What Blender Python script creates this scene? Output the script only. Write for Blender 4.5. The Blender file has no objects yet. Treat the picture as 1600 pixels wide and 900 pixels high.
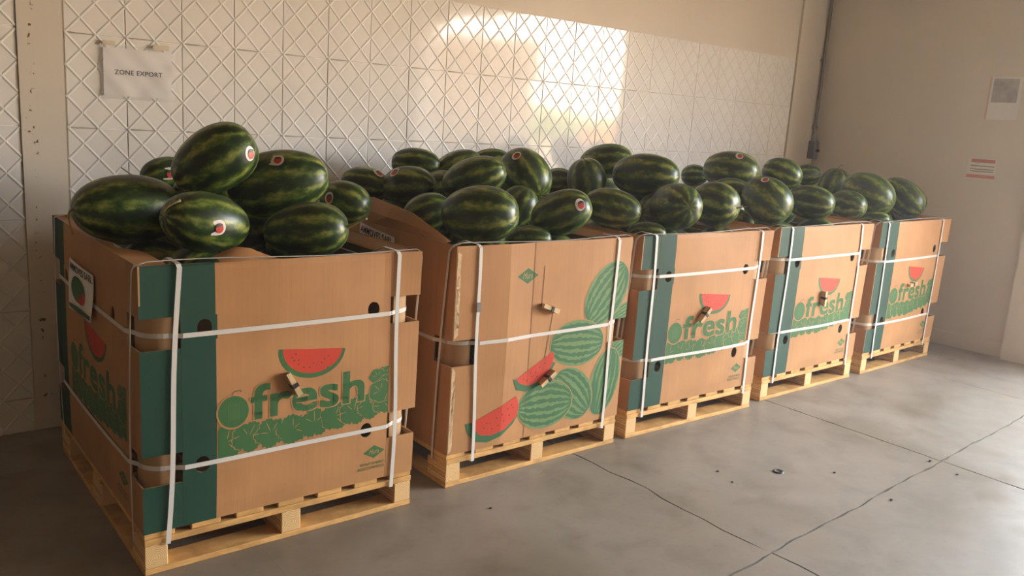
import bpy, bmesh, math, random
from mathutils import Vector, Matrix, Quaternion
R = random.Random(7)
scene = bpy.context.scene
COL = scene.collection

# ------------------------------------------------------------------ camera
F_PX, YAW, PITCH, ROLL = 1313.042, 0.690237, 0.199737, 0.066028
CAM = Vector((-0.69909, -2.60339, 1.52342))
cf = Vector((math.sin(YAW)*math.cos(PITCH), math.cos(YAW)*math.cos(PITCH), -math.sin(PITCH)))
cr = cf.cross(Vector((0, 0, 1))).normalized(); cu = cr.cross(cf)
cr2 = math.cos(ROLL)*cr + math.sin(ROLL)*cu; cu2 = -math.sin(ROLL)*cr + math.cos(ROLL)*cu
cam_data = bpy.data.cameras.new('camera'); cam = bpy.data.objects.new('camera', cam_data); COL.objects.link(cam)
cam_data.sensor_width = 36.0; cam_data.lens = F_PX*36/1600; cam_data.clip_start = 0.05
m3 = Matrix((cr2, cu2, -cf)).transposed()
cam.matrix_world = Matrix.Translation(CAM) @ m3.to_4x4()
scene.camera = cam

# ------------------------------------------------------------------ world, sun, daylight
world = bpy.data.worlds.new('sky'); scene.world = world; world.use_nodes = True
wn = world.node_tree; bgn = wn.nodes['Background']
wtc = wn.nodes.new('ShaderNodeTexCoord'); wsep = wn.nodes.new('ShaderNodeSeparateXYZ'); wramp = wn.nodes.new('ShaderNodeValToRGB')
wn.links.new(wtc.outputs['Generated'], wsep.inputs[0]); wn.links.new(wsep.outputs[2], wramp.inputs[0])
for el_, (p_, c_) in zip([wramp.color_ramp.elements[0], wramp.color_ramp.elements.new(0.2), wramp.color_ramp.elements[-1]],
                         [(0.0, (1.0, 0.82, 0.60, 1)), (0.20, (0.78, 0.86, 0.95, 1)), (1.0, (0.28, 0.38, 0.52, 1))]): el_.position = p_; el_.color = c_
wn.links.new(wramp.outputs[0], bgn.inputs['Color']); bgn.inputs['Strength'].default_value = 36.0
sun_d = bpy.data.lights.new('sun', 'SUN'); sun_d.energy = 12; sun_d.angle = 0.02; sun_d.color = (1.0, 0.80, 0.58)
sun = bpy.data.objects.new('sun', sun_d); COL.objects.link(sun)
sun.rotation_euler = Vector((0.25, -0.72, -0.62)).to_track_quat('-Z', 'Y').to_euler()
OPEN_S0, OPEN_S1, OPEN_H = 2.48, 7.2, 2.85      # doorway in the right wall, measured along the wall from the back corner
WO = Vector((5.92, 1.49, 0)); WD = Vector((0.14, -1.82, 0)).normalized(); WN = Vector((1.82, 0.14, 0)).normalized()
def rw(s, t, z): return WO + WD*s + WN*t + Vector((0, 0, z))
pd = bpy.data.lights.new('doorway_portal', 'AREA'); pd.shape = 'RECTANGLE'; pd.size = OPEN_S1-OPEN_S0; pd.size_y = OPEN_H
pd.cycles.is_portal = True
po = bpy.data.objects.new('doorway_portal', pd); COL.objects.link(po)
pz = -(-WN); px_ = WD; py_ = pz.cross(px_)
po.matrix_world = Matrix.Translation(rw((OPEN_S0+OPEN_S1)/2, 0.1, OPEN_H/2)) @ Matrix((px_, py_, pz)).transposed().to_4x4()
scene.view_settings.view_transform = 'Standard'; scene.view_settings.look = 'None'
scene.view_settings.gamma = 1.0; scene.view_settings.use_curve_mapping = False
scene.view_settings.exposure = 0.18

# ------------------------------------------------------------------ materials
def S(r, g, b):
    f = lambda c: (c/255/12.92) if c/255 <= 0.04045 else ((c/255+0.055)/1.055)**2.4
    return (f(r), f(g), f(b), 1)
class NT:
    def __init__(s, name):
        s.m = bpy.data.materials.new(name); s.m.use_nodes = True; s.t = s.m.node_tree; s.b = s.t.nodes['Principled BSDF']
    def n(s, typ, **kw):
        o = s.t.nodes.new(typ)
        for k, v in kw.items():
            if k.startswith('i_'):
                key = k[2:]; key = int(key) if key.isdigit() else key
                o.inputs[key].default_value = v
            else: setattr(o, k, v)
        return o
    def l(s, a, b): s.t.links.new(a, b)
    def math(s, op, a, b=None):
        o = s.n('ShaderNodeMath', operation=op)
        for i, v in enumerate((a, b)):
            if v is None: continue
            if isinstance(v, (int, float)): o.inputs[i].default_value = v
            else: s.l(v, o.inputs[i])
        return o.outputs[0]
    def ramp(s, fac, stops):
        o = s.n('ShaderNodeValToRGB'); e = o.color_ramp.elements
        while len(e) < len(stops): e.new(0.5)
        for el, (p, c) in zip(e, stops): el.position = p; el.color = c
        s.l(fac, o.inputs[0]); return o.outputs[0]
    def mix(s, fac, a, b, mode='MIX'):
        o = s.n('ShaderNodeMix', data_type='RGBA', blend_type=mode)
        for idx, v in ((0, fac), (6, a), (7, b)):
            if isinstance(v, (int, float, tuple)): o.inputs[idx].default_value = v
            else: s.l(v, o.inputs[idx])
        return o.outputs[2]
    def bump(s, h, strength, dist=0.01):
        o = s.n('ShaderNodeBump', i_Strength=strength, i_Distance=dist); s.l(h, o.inputs['Height']); s.l(o.outputs[0], s.b.inputs['Normal'])
def plain(name, col, rough=0.6, spec=0.5, noise=0.0, nscale=8, bump=0.0):
    t = NT(name); t.b.inputs['Roughness'].default_value = rough; t.b.inputs['Specular IOR Level'].default_value = spec
    if noise:
        tc = t.n('ShaderNodeTexCoord'); nz = t.n('ShaderNodeTexNoise', i_Scale=nscale, i_Detail=5.0)
        t.l(tc.outputs['Object'], nz.inputs['Vector'])
        lo = tuple(c*(1-noise) for c in col[:3])+(1,); hi = tuple(min(1, c*(1+noise)) for c in col[:3])+(1,)
        t.l(t.ramp(nz.outputs[0], [(0.3, lo), (0.7, hi)]), t.b.inputs['Base Color'])
        if bump: t.bump(nz.outputs[0], bump)
    else: t.b.inputs['Base Color'].default_value = col
    return t.m
def cardboard(name, col, var=0.10, flute=0.12):
    t = NT(name); t.b.inputs['Roughness'].default_value = 0.62; t.b.inputs['Specular IOR Level'].default_value = 0.3
    tc = t.n('ShaderNodeTexCoord'); nz = t.n('ShaderNodeTexNoise', i_Scale=5.0, i_Detail=6.0); t.l(tc.outputs['Object'], nz.inputs['Vector'])
    mp = t.n('ShaderNodeMapping'); mp.inputs['Scale'].default_value = (90, 90, 2.5); t.l(tc.outputs['Object'], mp.inputs['Vector'])
    fn = t.n('ShaderNodeTexNoise', i_Scale=1.0, i_Detail=2.0); t.l(mp.outputs[0], fn.inputs['Vector'])
    lo = tuple(c*(1-var) for c in col[:3])+(1,); hi = tuple(min(1, c*(1+var)) for c in col[:3])+(1,)
    c1 = t.ramp(nz.outputs[0], [(0.3, lo), (0.7, hi)])
    c2 = t.ramp(fn.outputs[0], [(0.3, (0.93, 0.93, 0.93, 1)), (0.7, (1, 1, 1, 1))])
    t.l(t.mix(1.0, c1, c2, 'MULTIPLY'), t.b.inputs['Base Color'])
    add = t.math('ADD', t.math('MULTIPLY', fn.outputs[0], 0.25), nz.outputs[0]); t.bump(add, flute, 0.01)
    return t.m
CARD = cardboard('cardboard', S(181, 131, 83))
CARD_IN = cardboard('cardboard_inside', S(180, 142, 100))
GREENC = cardboard('green_printed_cardboard', S(32, 70, 54), 0.06, 0.08)
INK_G = cardboard('green_ink', S(62, 106, 58), 0.08, 0.08)
INK_GL = cardboard('light_green_ink', S(106, 134, 84), 0.06, 0.08)
INK_GD = cardboard('dark_green_ink', S(62, 106, 68), 0.08, 0.08)
INK_R = cardboard('red_ink', S(200, 64, 42), 0.06, 0.08)
INK_K = plain('black_ink', S(40, 32, 28), 0.6)
INK_O = plain('olive_small_ink', S(96, 104, 52), 0.6)
SEAM = plain('cardboard_seam', S(112, 80, 52), 0.8)
EDGE = plain('torn_cardboard', S(214, 182, 138), 0.8, noise=0.15, nscale=60, bump=0.3)
STRAP = plain('white_strap', S(212, 206, 196), 0.4)
SEAL = plain('grey_seal', S(120, 118, 112), 0.4)
PAPER = plain('white_paper', S(236, 232, 228), 0.6)
STEEL = plain('dark_metal', S(70, 66, 66), 0.5, noise=0.2)
PIPE = plain('grey_painted_pipe', S(134, 124, 114), 0.6, noise=0.15)
BOXG = plain('grey_switch_housing', S(104, 96, 98), 0.6, noise=0.12)
BLACK = plain('black_band', S(28, 26, 26), 0.5)
def wood(name, col):
    t = NT(name); t.b.inputs['Roughness'].default_value = 0.65; t.b.inputs['Specular IOR Level'].default_value = 0.3
    tc = t.n('ShaderNodeTexCoord'); oi = t.n('ShaderNodeObjectInfo')
    ad = t.n('ShaderNodeVectorMath', operation='ADD'); t.l(tc.outputs['Object'], ad.inputs[0]); t.l(oi.outputs['Random'], ad.inputs[1])
    mp = t.n('ShaderNodeMapping'); mp.inputs['Scale'].default_value = (14, 14, 60); t.l(ad.outputs[0], mp.inputs['Vector'])
    nz = t.n('ShaderNodeTexNoise', i_Scale=1.0, i_Detail=5.0, i_Distortion=0.6); t.l(mp.outputs[0], nz.inputs['Vector'])
    n2 = t.n('ShaderNodeTexNoise', i_Scale=7.0, i_Detail=4.0); t.l(ad.outputs[0], n2.inputs['Vector'])
    c = t.ramp(nz.outputs[0], [(0.25, tuple(v*0.72 for v in col[:3])+(1,)), (0.6, col), (0.85, tuple(min(1, v*1.12) for v in col[:3])+(1,))])
    d = t.ramp(n2.outputs[0], [(0.38, (0.62, 0.55, 0.46, 1)), (0.5, (1, 1, 1, 1))])
    rv = t.ramp(oi.outputs['Random'], [(0, (0.86, 0.84, 0.80, 1)), (1, (1.05, 1.02, 1.0, 1))])
    t.l(t.mix(1.0, t.mix(0.5, c, d, 'MULTIPLY'), rv, 'MULTIPLY'), t.b.inputs['Base Color']); t.bump(nz.outputs[0], 0.15)
    return t.m
WOOD = wood('pine_wood', S(222, 174, 106))
PEG = wood('peg_wood', S(226, 196, 150))
def ring_wood():
    t = NT('pine_end_grain'); t.b.inputs['Roughness'].default_value = 0.7
    tc = t.n('ShaderNodeTexCoord'); mp = t.n('ShaderNodeMapping'); mp.inputs['Location'].default_value = (0.003, 0, 0.004)
    t.l(tc.outputs['Object'], mp.inputs['Vector'])
    wv = t.n('ShaderNodeTexWave', wave_type='RINGS', rings_direction='Y', i_Scale=55.0, i_Distortion=2.0, i_Detail=2.0); t.l(mp.outputs[0], wv.inputs['Vector'])
    t.l(t.ramp(wv.outputs[1], [(0.0, S(190, 146, 92)), (0.6, S(222, 182, 122)), (1.0, S(232, 196, 140))]), t.b.inputs['Base Color'])
    return t.m
RINGS = ring_wood()
def concrete():
    t = NT('concrete'); tc = t.n('ShaderNodeTexCoord'); geo = t.n('ShaderNodeNewGeometry')
    def nz(sc, det, dis=0.0):
        o = t.n('ShaderNodeTexNoise', i_Scale=sc, i_Detail=det, i_Distortion=dis); t.l(geo.outputs['Position'], o.inputs['Vector']); return o.outputs[0]
    a, b, c = nz(1.1, 7, 0.8), nz(4.5, 6, 0.3), nz(40, 3)
    base = t.ramp(a, [(0.28, S(122, 110, 93)), (0.5, S(141, 131, 117)), (0.72, S(153, 145, 133))])
    blot = t.ramp(b, [(0.30, (0.70, 0.66, 0.60, 1)), (0.50, (1, 1, 1, 1))])
    spk = t.ramp(c, [(0.25, (0.8, 0.78, 0.75, 1)), (0.45, (1, 1, 1, 1))])
    col = t.mix(0.55, base, blot, 'MULTIPLY'); col = t.mix(0.5, col, spk, 'MULTIPLY')
    t.l(col, t.b.inputs['Base Color'])
    t.l(t.ramp(b, [(0.3, (0.55,)*3+(1,)), (0.7, (0.34,)*3+(1,))]), t.b.inputs['Roughness'])
    t.bump(c, 0.05, 0.004); return t.m
CONC = concrete()
DARKGAP = plain('dark_joint', S(60, 52, 44), 0.9)
def tile_mat():
    t = NT('glazed_tile'); t.b.inputs['Roughness'].default_value = 0.07; t.b.inputs['Specular IOR Level'].default_value = 0.5
    geo = t.n('ShaderNodeNewGeometry'); oi = t.n('ShaderNodeObjectInfo')
    nz = t.n('ShaderNodeTexNoise', i_Scale=3.0, i_Detail=5.0); t.l(geo.outputs['Position'], nz.inputs['Vector'])
    t.l(t.ramp(nz.outputs[0], [(0.3, S(236, 232, 224)), (0.7, S(243, 240, 234))]), t.b.inputs['Base Color'])
    n2 = t.n('ShaderNodeTexNoise', i_Scale=5.0, i_Detail=2.0); t.l(geo.outputs['Position'], n2.inputs['Vector'])
    t.bump(n2.outputs[0], 0.03, 0.01); return t.m
TILE = tile_mat()
def plaster(name, col, rust=False):
    t = NT(name); t.b.inputs['Roughness'].default_value = 0.7; t.b.inputs['Specular IOR Level'].default_value = 0.25
    geo = t.n('ShaderNodeNewGeometry')
    a = t.n('ShaderNodeTexNoise', i_Scale=1.2, i_Detail=7.0); t.l(geo.outputs['Position'], a.inputs['Vector'])
    b = t.n('ShaderNodeTexNoise', i_Scale=35.0, i_Detail=4.0); t.l(geo.outputs['Position'], b.inputs['Vector'])
    c = t.ramp(a.outputs[0], [(0.3, tuple(v*0.9 for v in col[:3])+(1,)), (0.7, col)])
    if rust:
        sp = t.n('ShaderNodeSeparateXYZ'); t.l(geo.outputs['Position'], sp.inputs[0])
        near = t.math('SUBTRACT', 1.0, t.math('MULTIPLY', t.math('ABSOLUTE', t.math('SUBTRACT', sp.outputs[0], rust)), 26.0))
        n3 = t.n('ShaderNodeTexNoise', i_Scale=46.0, i_Detail=5.0); t.l(geo.outputs['Position'], n3.inputs['Vector'])
        msk = t.math('ADD', n3.outputs[0], t.math('MULTIPLY', near, 0.16))
        c = t.mix(t.ramp(msk, [(0.76, (0, 0, 0, 1)), (0.80, (1, 1, 1, 1))]), c, S(120, 84, 52))
    t.l(c, t.b.inputs['Base Color']); t.bump(b.outputs[0], 0.08, 0.01); return t.m
PLAST = plaster('cream_plaster', S(230, 220, 205))
PILAST = plaster('chipped_pilaster_paint', S(228, 218, 202), rust=-0.005)
DIM = plaster('dusty_bare_wall', S(165, 152, 134))
GROUT = plain('grout', S(190, 178, 158), 0.8)
SOIL = plain('orange_soil', S(214, 164, 110), 0.9, noise=0.2, nscale=0.6)
HEDGE = plain('hedge_green', S(120, 140, 70), 0.8, noise=0.3, nscale=2)
def melon_mat():
    t = NT('watermelon_rind'); tc = t.n('ShaderNodeTexCoord'); oi = t.n('ShaderNodeObjectInfo')
    sp = t.n('ShaderNodeSeparateXYZ'); t.l(tc.outputs['Object'], sp.inputs[0])
    ang = t.math('ARCTAN2', sp.outputs[1], sp.outputs[0]); w = t.math('MULTIPLY', oi.outputs['Random'], 40.0)
    def nz(sc, det, stretch=1.0):
        mp = t.n('ShaderNodeMapping'); mp.inputs['Scale'].default_value = (1, 1, stretch); t.l(tc.outputs['Object'], mp.inputs['Vector'])
        o = t.n('ShaderNodeTexNoise', noise_dimensions='4D', i_Scale=sc, i_Detail=det, i_Roughness=0.62); t.l(mp.outputs[0], o.inputs['Vector']); t.l(w, o.inputs['W']); return o.outputs[0]
    n1, n2, n3 = nz(18, 4), nz(44, 5, 0.42), nz(8, 2)
    ph = t.math('ADD', t.math('MULTIPLY', ang, 9.0), t.math('MULTIPLY', n1, 4.2))
    sn = t.math('SINE', ph)
    band = t.math('ADD', t.math('MULTIPLY', sn, 0.12), t.math('ADD', t.math('MULTIPLY', n2, 0.75), t.math('MULTIPLY', n1, 0.30)))
    dark, mid, lite, yel = S(31, 48, 24), S(50, 78, 30), S(98, 120, 44), S(164, 164, 84)
    c = t.ramp(band, [(0.38, dark), (0.51, mid), (0.60, lite), (0.72, yel)])
    dk = t.ramp(n3, [(0.35, (0.62, 0.66, 0.62, 1)), (0.62, (1, 1, 1, 1))])
    t.l(t.mix(1.0, c, dk, 'MULTIPLY'), t.b.inputs['Base Color'])
    t.b.inputs['Roughness'].default_value = 0.38; t.b.inputs['Specular IOR Level'].default_value = 0.5
    t.bump(n2, 0.04, 0.005); return t.m
MELON = melon_mat()
STEM = plain('dry_stem', S(146, 138, 88), 0.7, noise=0.3, nscale=60)
STK_W = plain('sticker_white', S(232, 226, 218), 0.45)
STK_R = plain('sticker_red', S(196, 60, 52), 0.45)
STK_G = plain('sticker_green', S(48, 70, 44), 0.45)
def plastic():
    t = NT('clear_plastic_sleeve'); t.b.inputs['Base Color'].default_value = (0.95, 0.95, 0.95, 1); t.b.inputs['Roughness'].default_value = 0.12
    t.b.inputs['Alpha'].default_value = 0.10; return t.m
PLASTIC = plastic()
TAPE = plain('yellowed_tape', S(222, 208, 182), 0.3)

# ------------------------------------------------------------------ helpers
def link_mesh(name, verts, faces, mats, parent=None, smooth=False, mi=None):
    me = bpy.data.meshes.new(name); me.from_pydata([tuple(v) for v in verts], [], faces)
    if not isinstance(mats, (list, tuple)): mats = [mats]
    for m in mats: me.materials.append(m)
    if mi: me.polygons.foreach_set('material_index', mi)
    if smooth: me.polygons.foreach_set('use_smooth', [True]*len(me.polygons))
    me.validate(); me.update()
    o = bpy.data.objects.new(name, me); COL.objects.link(o)
    if parent: o.parent = parent
    return o
def tag(o, label=None, cat=None, group=None, kind=None):
    if label: o['label'] = label
    if cat: o['category'] = cat
    if group: o['group'] = group
    if kind: o['kind'] = kind
    return o
def empty(name, loc, rz=0.0):
    o = bpy.data.objects.new(name, None); COL.objects.link(o); o.location = loc; o.rotation_euler = (0, 0, rz); o.empty_display_size = 0.1
    return o
BOXF = [(0, 3, 2, 1), (4, 5, 6, 7), (0, 1, 5, 4), (1, 2, 6, 5), (2, 3, 7, 6), (3, 0, 4, 7)]
def boxv(x0, x1, y0, y1, z0, z1):
    return [(x0, y0, z0), (x1, y0, z0), (x1, y1, z0), (x0, y1, z0), (x0, y0, z1), (x1, y0, z1), (x1, y1, z1), (x0, y1, z1)]
def bevel_box(name, x0, x1, y0, y1, z0, z1, mat, parent=None, b=0.003, seg=1):
    bm = bmesh.new(); vs = [bm.verts.new(v) for v in boxv(x0, x1, y0, y1, z0, z1)]
    for f in BOXF: bm.faces.new([vs[i] for i in f])
    if b: bmesh.ops.bevel(bm, geom=list(bm.edges), offset=b, segments=seg, affect='EDGES', profile=0.5)
    me = bpy.data.meshes.new(name); bm.to_mesh(me); bm.free(); me.materials.append(mat)
    o = bpy.data.objects.new(name, me); COL.objects.link(o); o.parent = parent
    return o
class Acc:
    def __init__(s): s.v = []; s.f = []; s.m = []
    def add(s, v, f, m=0):
        o = len(s.v); s.v += [tuple(p) for p in v]; s.f += [tuple(i+o for i in q) for q in f]; s.m += [m]*len(f)
    def box(s, *a, m=0): s.add(boxv(*a), BOXF, m)
    def build(s, name, mats, parent=None, smooth=False): return link_mesh(name, s.v, s.f, mats, parent, smooth, s.m)
def text_mesh(body, offset=0.0, shear=0.0, spacing=1.0):
    cu_ = bpy.data.curves.new('t', 'FONT'); cu_.body = body; cu_.offset = offset; cu_.shear = shear; cu_.space_character = spacing; cu_.resolution_u = 5
    ob = bpy.data.objects.new('t', cu_); COL.objects.link(ob)
    bpy.context.view_layer.update()
    dg = bpy.context.evaluated_depsgraph_get(); me = ob.evaluated_get(dg).to_mesh()
    v = [(p.co.x, p.co.y) for p in me.vertices]; f = [tuple(p.vertices) for p in me.polygons]
    ob.evaluated_get(dg).to_mesh_clear(); bpy.data.objects.remove(ob); bpy.data.curves.remove(cu_)
    return v, f
def fit(vf, x0, x1, y0, y1=None, ref=None):
    v, f = vf; rv = ref or v
    a, b = min(p[0] for p in rv), max(p[0] for p in rv); c, d = min(p[1] for p in rv), max(p[1] for p in rv)
    sx = (x1-x0)/(b-a); sy = sx if y1 is None else (y1-y0)/(d-c)
    return [(x0+(p[0]-a)*sx, y0+(p[1]-c)*sy) for p in v], f
def ribbon(name, pts, nrm, w, t, mat, parent=None, closed=False, side=None):
    """flat band along pts; nrm = outward normal at each point"""
    V, Fc = [], []; n = len(pts); pts = [Vector(p) for p in pts]
    for i, p in enumerate(pts):
        a = pts[(i-1) % n] if (closed or i > 0) else pts[i]; b = pts[(i+1) % n] if (closed or i < n-1) else pts[i]
        tg = (b-a).normalized(); N = Vector(nrm[i]).normalized(); s = tg.cross(N).normalized()
        V += [p+s*w/2, p-s*w/2, p-s*w/2+N*t, p+s*w/2+N*t]
    for i in range(n if closed else n-1):
        a = 4*i; b = 4*((i+1) % n)
        for k in range(4): Fc.append((a+k, a+(k+1) % 4, b+(k+1) % 4, b+k))
    if not closed: Fc += [(3, 2, 1, 0), tuple(4*(n-1)+k for k in range(4))]
    o = link_mesh(name, V, Fc, mat, parent); return o
def tube(pts, rad, seg=8):
    V, Fc = [], []; pts = [Vector(p) for p in pts]; up = Vector((0.3, 0.5, 0.8)).normalized()
    for i, p in enumerate(pts):
        tg = (pts[min(i+1, len(pts)-1)]-pts[max(i-1, 0)]).normalized(); a = tg.cross(up).normalized(); b = tg.cross(a)
        r = rad[i] if isinstance(rad, (list, tuple)) else rad
        V += [p+a*r*math.cos(k*2*math.pi/seg)+b*r*math.sin(k*2*math.pi/seg) for k in range(seg)]
    for i in range(len(pts)-1):
        for k in range(seg): Fc.append((i*seg+k, i*seg+(k+1) % seg, (i+1)*seg+(k+1) % seg, (i+1)*seg+k))
    Fc += [tuple(range(seg))[::-1], tuple((len(pts)-1)*seg+k for k in range(seg))]
    return V, Fc

# ------------------------------------------------------------------ the setting
YW = 1.49
floor = link_mesh('floor', boxv(-6.2, 6.25, -8.2, 1.75, -0.25, -0.012), BOXF, DARKGAP); tag(floor, 'grey concrete floor slab with joints and cracks', kind='structure')
XJ = [-6.2, -2.72, -1.17, 0.38, 1.93, 3.48, 5.03, 6.4]; YJ = [-8.2, -4.05, None, 1.7]
def jy(x): return -1.13+0.05*x
def wob(t, k, amp): return amp*(math.sin(t*7.3+k)+0.6*math.sin(t*17.1+2.1*k)+0.4*math.sin(t*41+k*3.3)+0.25*math.sin(t*97+k))
def xline(i, y):   # joint running front to back
    amp = {4: 0.010}.get(i, 0.0012); return XJ[i]+wob(y, i, amp)
def yline(j, x):
    base = jy(x) if YJ[j] is None else YJ[j]
    return base+wob(x, j+9, 0.003 if j == 2 else 0.001)
def gapx(i): return {4: 0.0035, 5: 0.0045, 6: 0.0015}.get(i, 0.0002)
for i in range(len(XJ)-1):
    for j in range(3):
        ring = []; nn = 26
        yb0 = yline(j, XJ[i]); yb1 = yline(j+1, XJ[i])
        gy0 = 0.0045 if j == 2 else 0.002; gy1 = 0.0045 if j == 1 else 0.002
        for k in range(nn): x = XJ[i]+(XJ[i+1]-XJ[i])*k/nn; ring.append((x, yline(j, x)+gy0*(1+0.6*math.sin(x*31))))
        y_a, y_b = yline(j, XJ[i+1]), yline(j+1, XJ[i+1])
        for k in range(nn): y = y_a+(y_b-y_a)*k/nn; ring.append((xline(i+1, y)-gapx(i+1)*(1+0.5*math.sin(y*37)), y))
        for k in range(nn): x = XJ[i+1]+(XJ[i]-XJ[i+1])*k/nn; ring.append((x, yline(j+1, x)-gy1*(1+0.6*math.sin(x*29))))
        for k in range(nn): y = yb1+(yb0-yb1)*k/nn; ring.append((xline(i, y)+gapx(i)*(1+0.5*math.sin(y*33)), y))
        # keep corners tidy
        c = [(min(max(x, XJ[i]-0.03), XJ[i+1]+0.03), y) for x, y in ring]; n = len(c)
        link_mesh('slab', [(x, y, 0) for x, y in c]+[(x, y, -0.012) for x, y in c],
                  [tuple(range(n))]+[(k, k+n, (k+1) % n+n, (k+1) % n) for k in range(n)], CONC, floor)
tag(link_mesh('wall_back', boxv(-6.2, 6.1, YW+0.007, YW+0.25, 0, 3.7), BOXF, [PLAST]), 'cream plaster back wall with glazed tiles', kind='structure')
wall_back = bpy.data.objects['wall_back']
# embossed glazed tiles
TW, TH = 0.245, 0.40; G = 0.0012
def clip_seg(p, d, w, h):
    t0, t1 = -9.0, 9.0
    for q, dd, lim in ((p[0], d[0], w), (p[1], d[1], h)):
        if abs(dd) < 1e-9: continue
        a, b = (0-q)/dd, (lim-q)/dd
        if a > b: a, b = b, a
        t0, t1 = max(t0, a), min(t1, b)
    return (t0, t1) if t1-t0 > 0.02 else None
RIDGE = [(-0.0068, 0.0006), (-0.0050, -0.0010), (-0.0026, -0.0022), (0.0, -0.0027), (0.0026, -0.0022), (0.0050, -0.0010), (0.0068, 0.0006)]
def tile_mesh(w, h, zoff):
    a = Acc(); V = []; 
    for (ins, y) in ((0.0042, 0.0), (0.0018, 0.0006), (G, 0.0026), (G, 0.007)): V += [(ins, y, ins), (w-ins, y, ins), (w-ins, y, h-ins), (ins, y, h-ins)]
    a.add(V, [(0, 1, 2, 3)], 0)
    for q in range(3):
        for k in range(4): a.f.append((4*q+k, 4*q+4+k, 4*q+4+(k+1) % 4, 4*q+(k+1) % 4)); a.m.append(0)
    sx, sz = TW/2, TH/3; L = math.hypot(sx, sz)
    for sg in (1, -1):
        dv = (sx/L, sg*sz/L); nv = (-dv[1], dv[0])
        for k in range(-4, 8):
            c = clip_seg((G*2, k*sz-zoff), dv, w-G*2, h-G*2)
            if not c: continue
            ends = [((G*2+dv[0]*t), (k*sz-zoff+dv[1]*t)) for t in c]
            V = []
            for (x, z) in ends:
                for o, y in RIDGE:
                    V.append((x+nv[0]*o, y, z+nv[1]*o))
            n = len(RIDGE); a.add(V, [(n+q, n+q+1, q+1, q) for q in range(n-1)])
    me = bpy.data.meshes.new('tile'); me.from_pydata(a.v, [], a.f); me.materials.append(TILE); me.validate()
    bm = bmesh.new(); bm.from_mesh(me)
    for f in bm.faces:
        if f.normal.y > 1e-4: f.normal_flip()
        f.smooth = f.calc_area() < 0.03
    bm.to_mesh(me); bm.free(); return me
tm_full = tile_mesh(TW, TH, 0); tm_top = tile_mesh(TW, 0.385, 0); tm_low = tile_mesh(TW, 0.155, TH-0.155); tm_left = tile_mesh(TW, TH, 0)
rows = [(0.0, tm_low), (0.157, tm_full), (0.557, tm_full), (0.957, tm_full), (1.357, tm_full), (1.757, tm_top)]
cols = [0.128+TW*k for k in range(22)] + [-0.05-TW*(k+1) for k in range(3)]
for (z, me) in rows:
    for x in cols + ([0.128-TW*0.5-0.01] if z == 0 else []):
        if z == 0 and -0.2 < x < 0.1 and x != cols[-1]:
            if x > -0.1: continue
        o = bpy.data.objects.new('tile', me); COL.objects.link(o); o.parent = wall_back
        o.location = (x, YW, z); o.rotation_euler = (R.gauss(0, 0.0022), 0, R.gauss(0, 0.0022))
o = link_mesh('trim_1', boxv(-0.048, 0.122, YW-0.006, YW+0.01, 0.157, 3.7), BOXF, PILAST); tag(o, 'chipped white plaster pilaster between tiled panels', kind='structure')
o = link_mesh('trim_2', boxv(5.525, 5.93, YW-0.012, YW+0.01, 0, 3.7), BOXF, PLAST); tag(o, 'plain cream pilaster in the far corner', kind='structure')
# right wall with wide doorway
def rbox(acc, s0, s1, t0, t1, z0, z1):
    acc.add([rw(s, t, z) for z in (z0, z1) for s, t in ((s0, t0), (s1, t0), (s1, t1), (s0, t1))], [(0, 1, 2, 3), (7, 6, 5, 4), (4, 5, 1, 0), (5, 6, 2, 1), (6, 7, 3, 2), (7, 4, 0, 3)])
a = Acc(); rbox(a, -0.3, OPEN_S0, 0, 0.3, 0, 3.7); rbox(a, OPEN_S1, 9.8, 0, 0.3, 0, 3.7); rbox(a, OPEN_S0, OPEN_S1, 0, 0.3, OPEN_H, 3.7)
tag(a.build('wall_right', PLAST), 'cream plaster right wall beside the doorway', kind='structure')
a = Acc(); rbox(a, 0.0, 1.74, -0.012, 0, 0, 0.11)
tag(a.build('baseboard_right', PLAST), 'low cream skirting along right wall', kind='structure')
a = Acc(); rbox(a, 1.74, OPEN_S0, -0.07, 0.32, 0, 3.7)
tag(a.build('trim_3', PLAST), 'plastered pilaster beside the doorway at the right edge', kind='structure')
tag(link_mesh('wall_left', boxv(-6.4, -6.2, -8.2, 1.75, 0, 3.7), BOXF, DIM), 'cream left wall', kind='structure')
tag(link_mesh('wall_front', boxv(-6.4, 7.2, -8.4, -8.2, 0, 3.7), BOXF, DIM), 'cream front wall', kind='structure')
tag(link_mesh('ceiling', boxv(-6.4, 7.2, -8.4, 1.75, 3.7, 3.85), BOXF, DIM), 'cream ceiling', kind='structure')
tag(link_mesh('ground_outside', [(6.25, -60, -0.05), (90, -60, -0.05), (90, 60, -0.05), (6.25, 60, -0.05), (-60, -60, -0.05), (6.25, -8.2, -0.05), (-60, -8.2, -0.05)], [(0, 1, 2, 3), (4, 0, 5, 6)], SOIL), 'sunlit orange earth yard outside the doorway', kind='structure')

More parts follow.
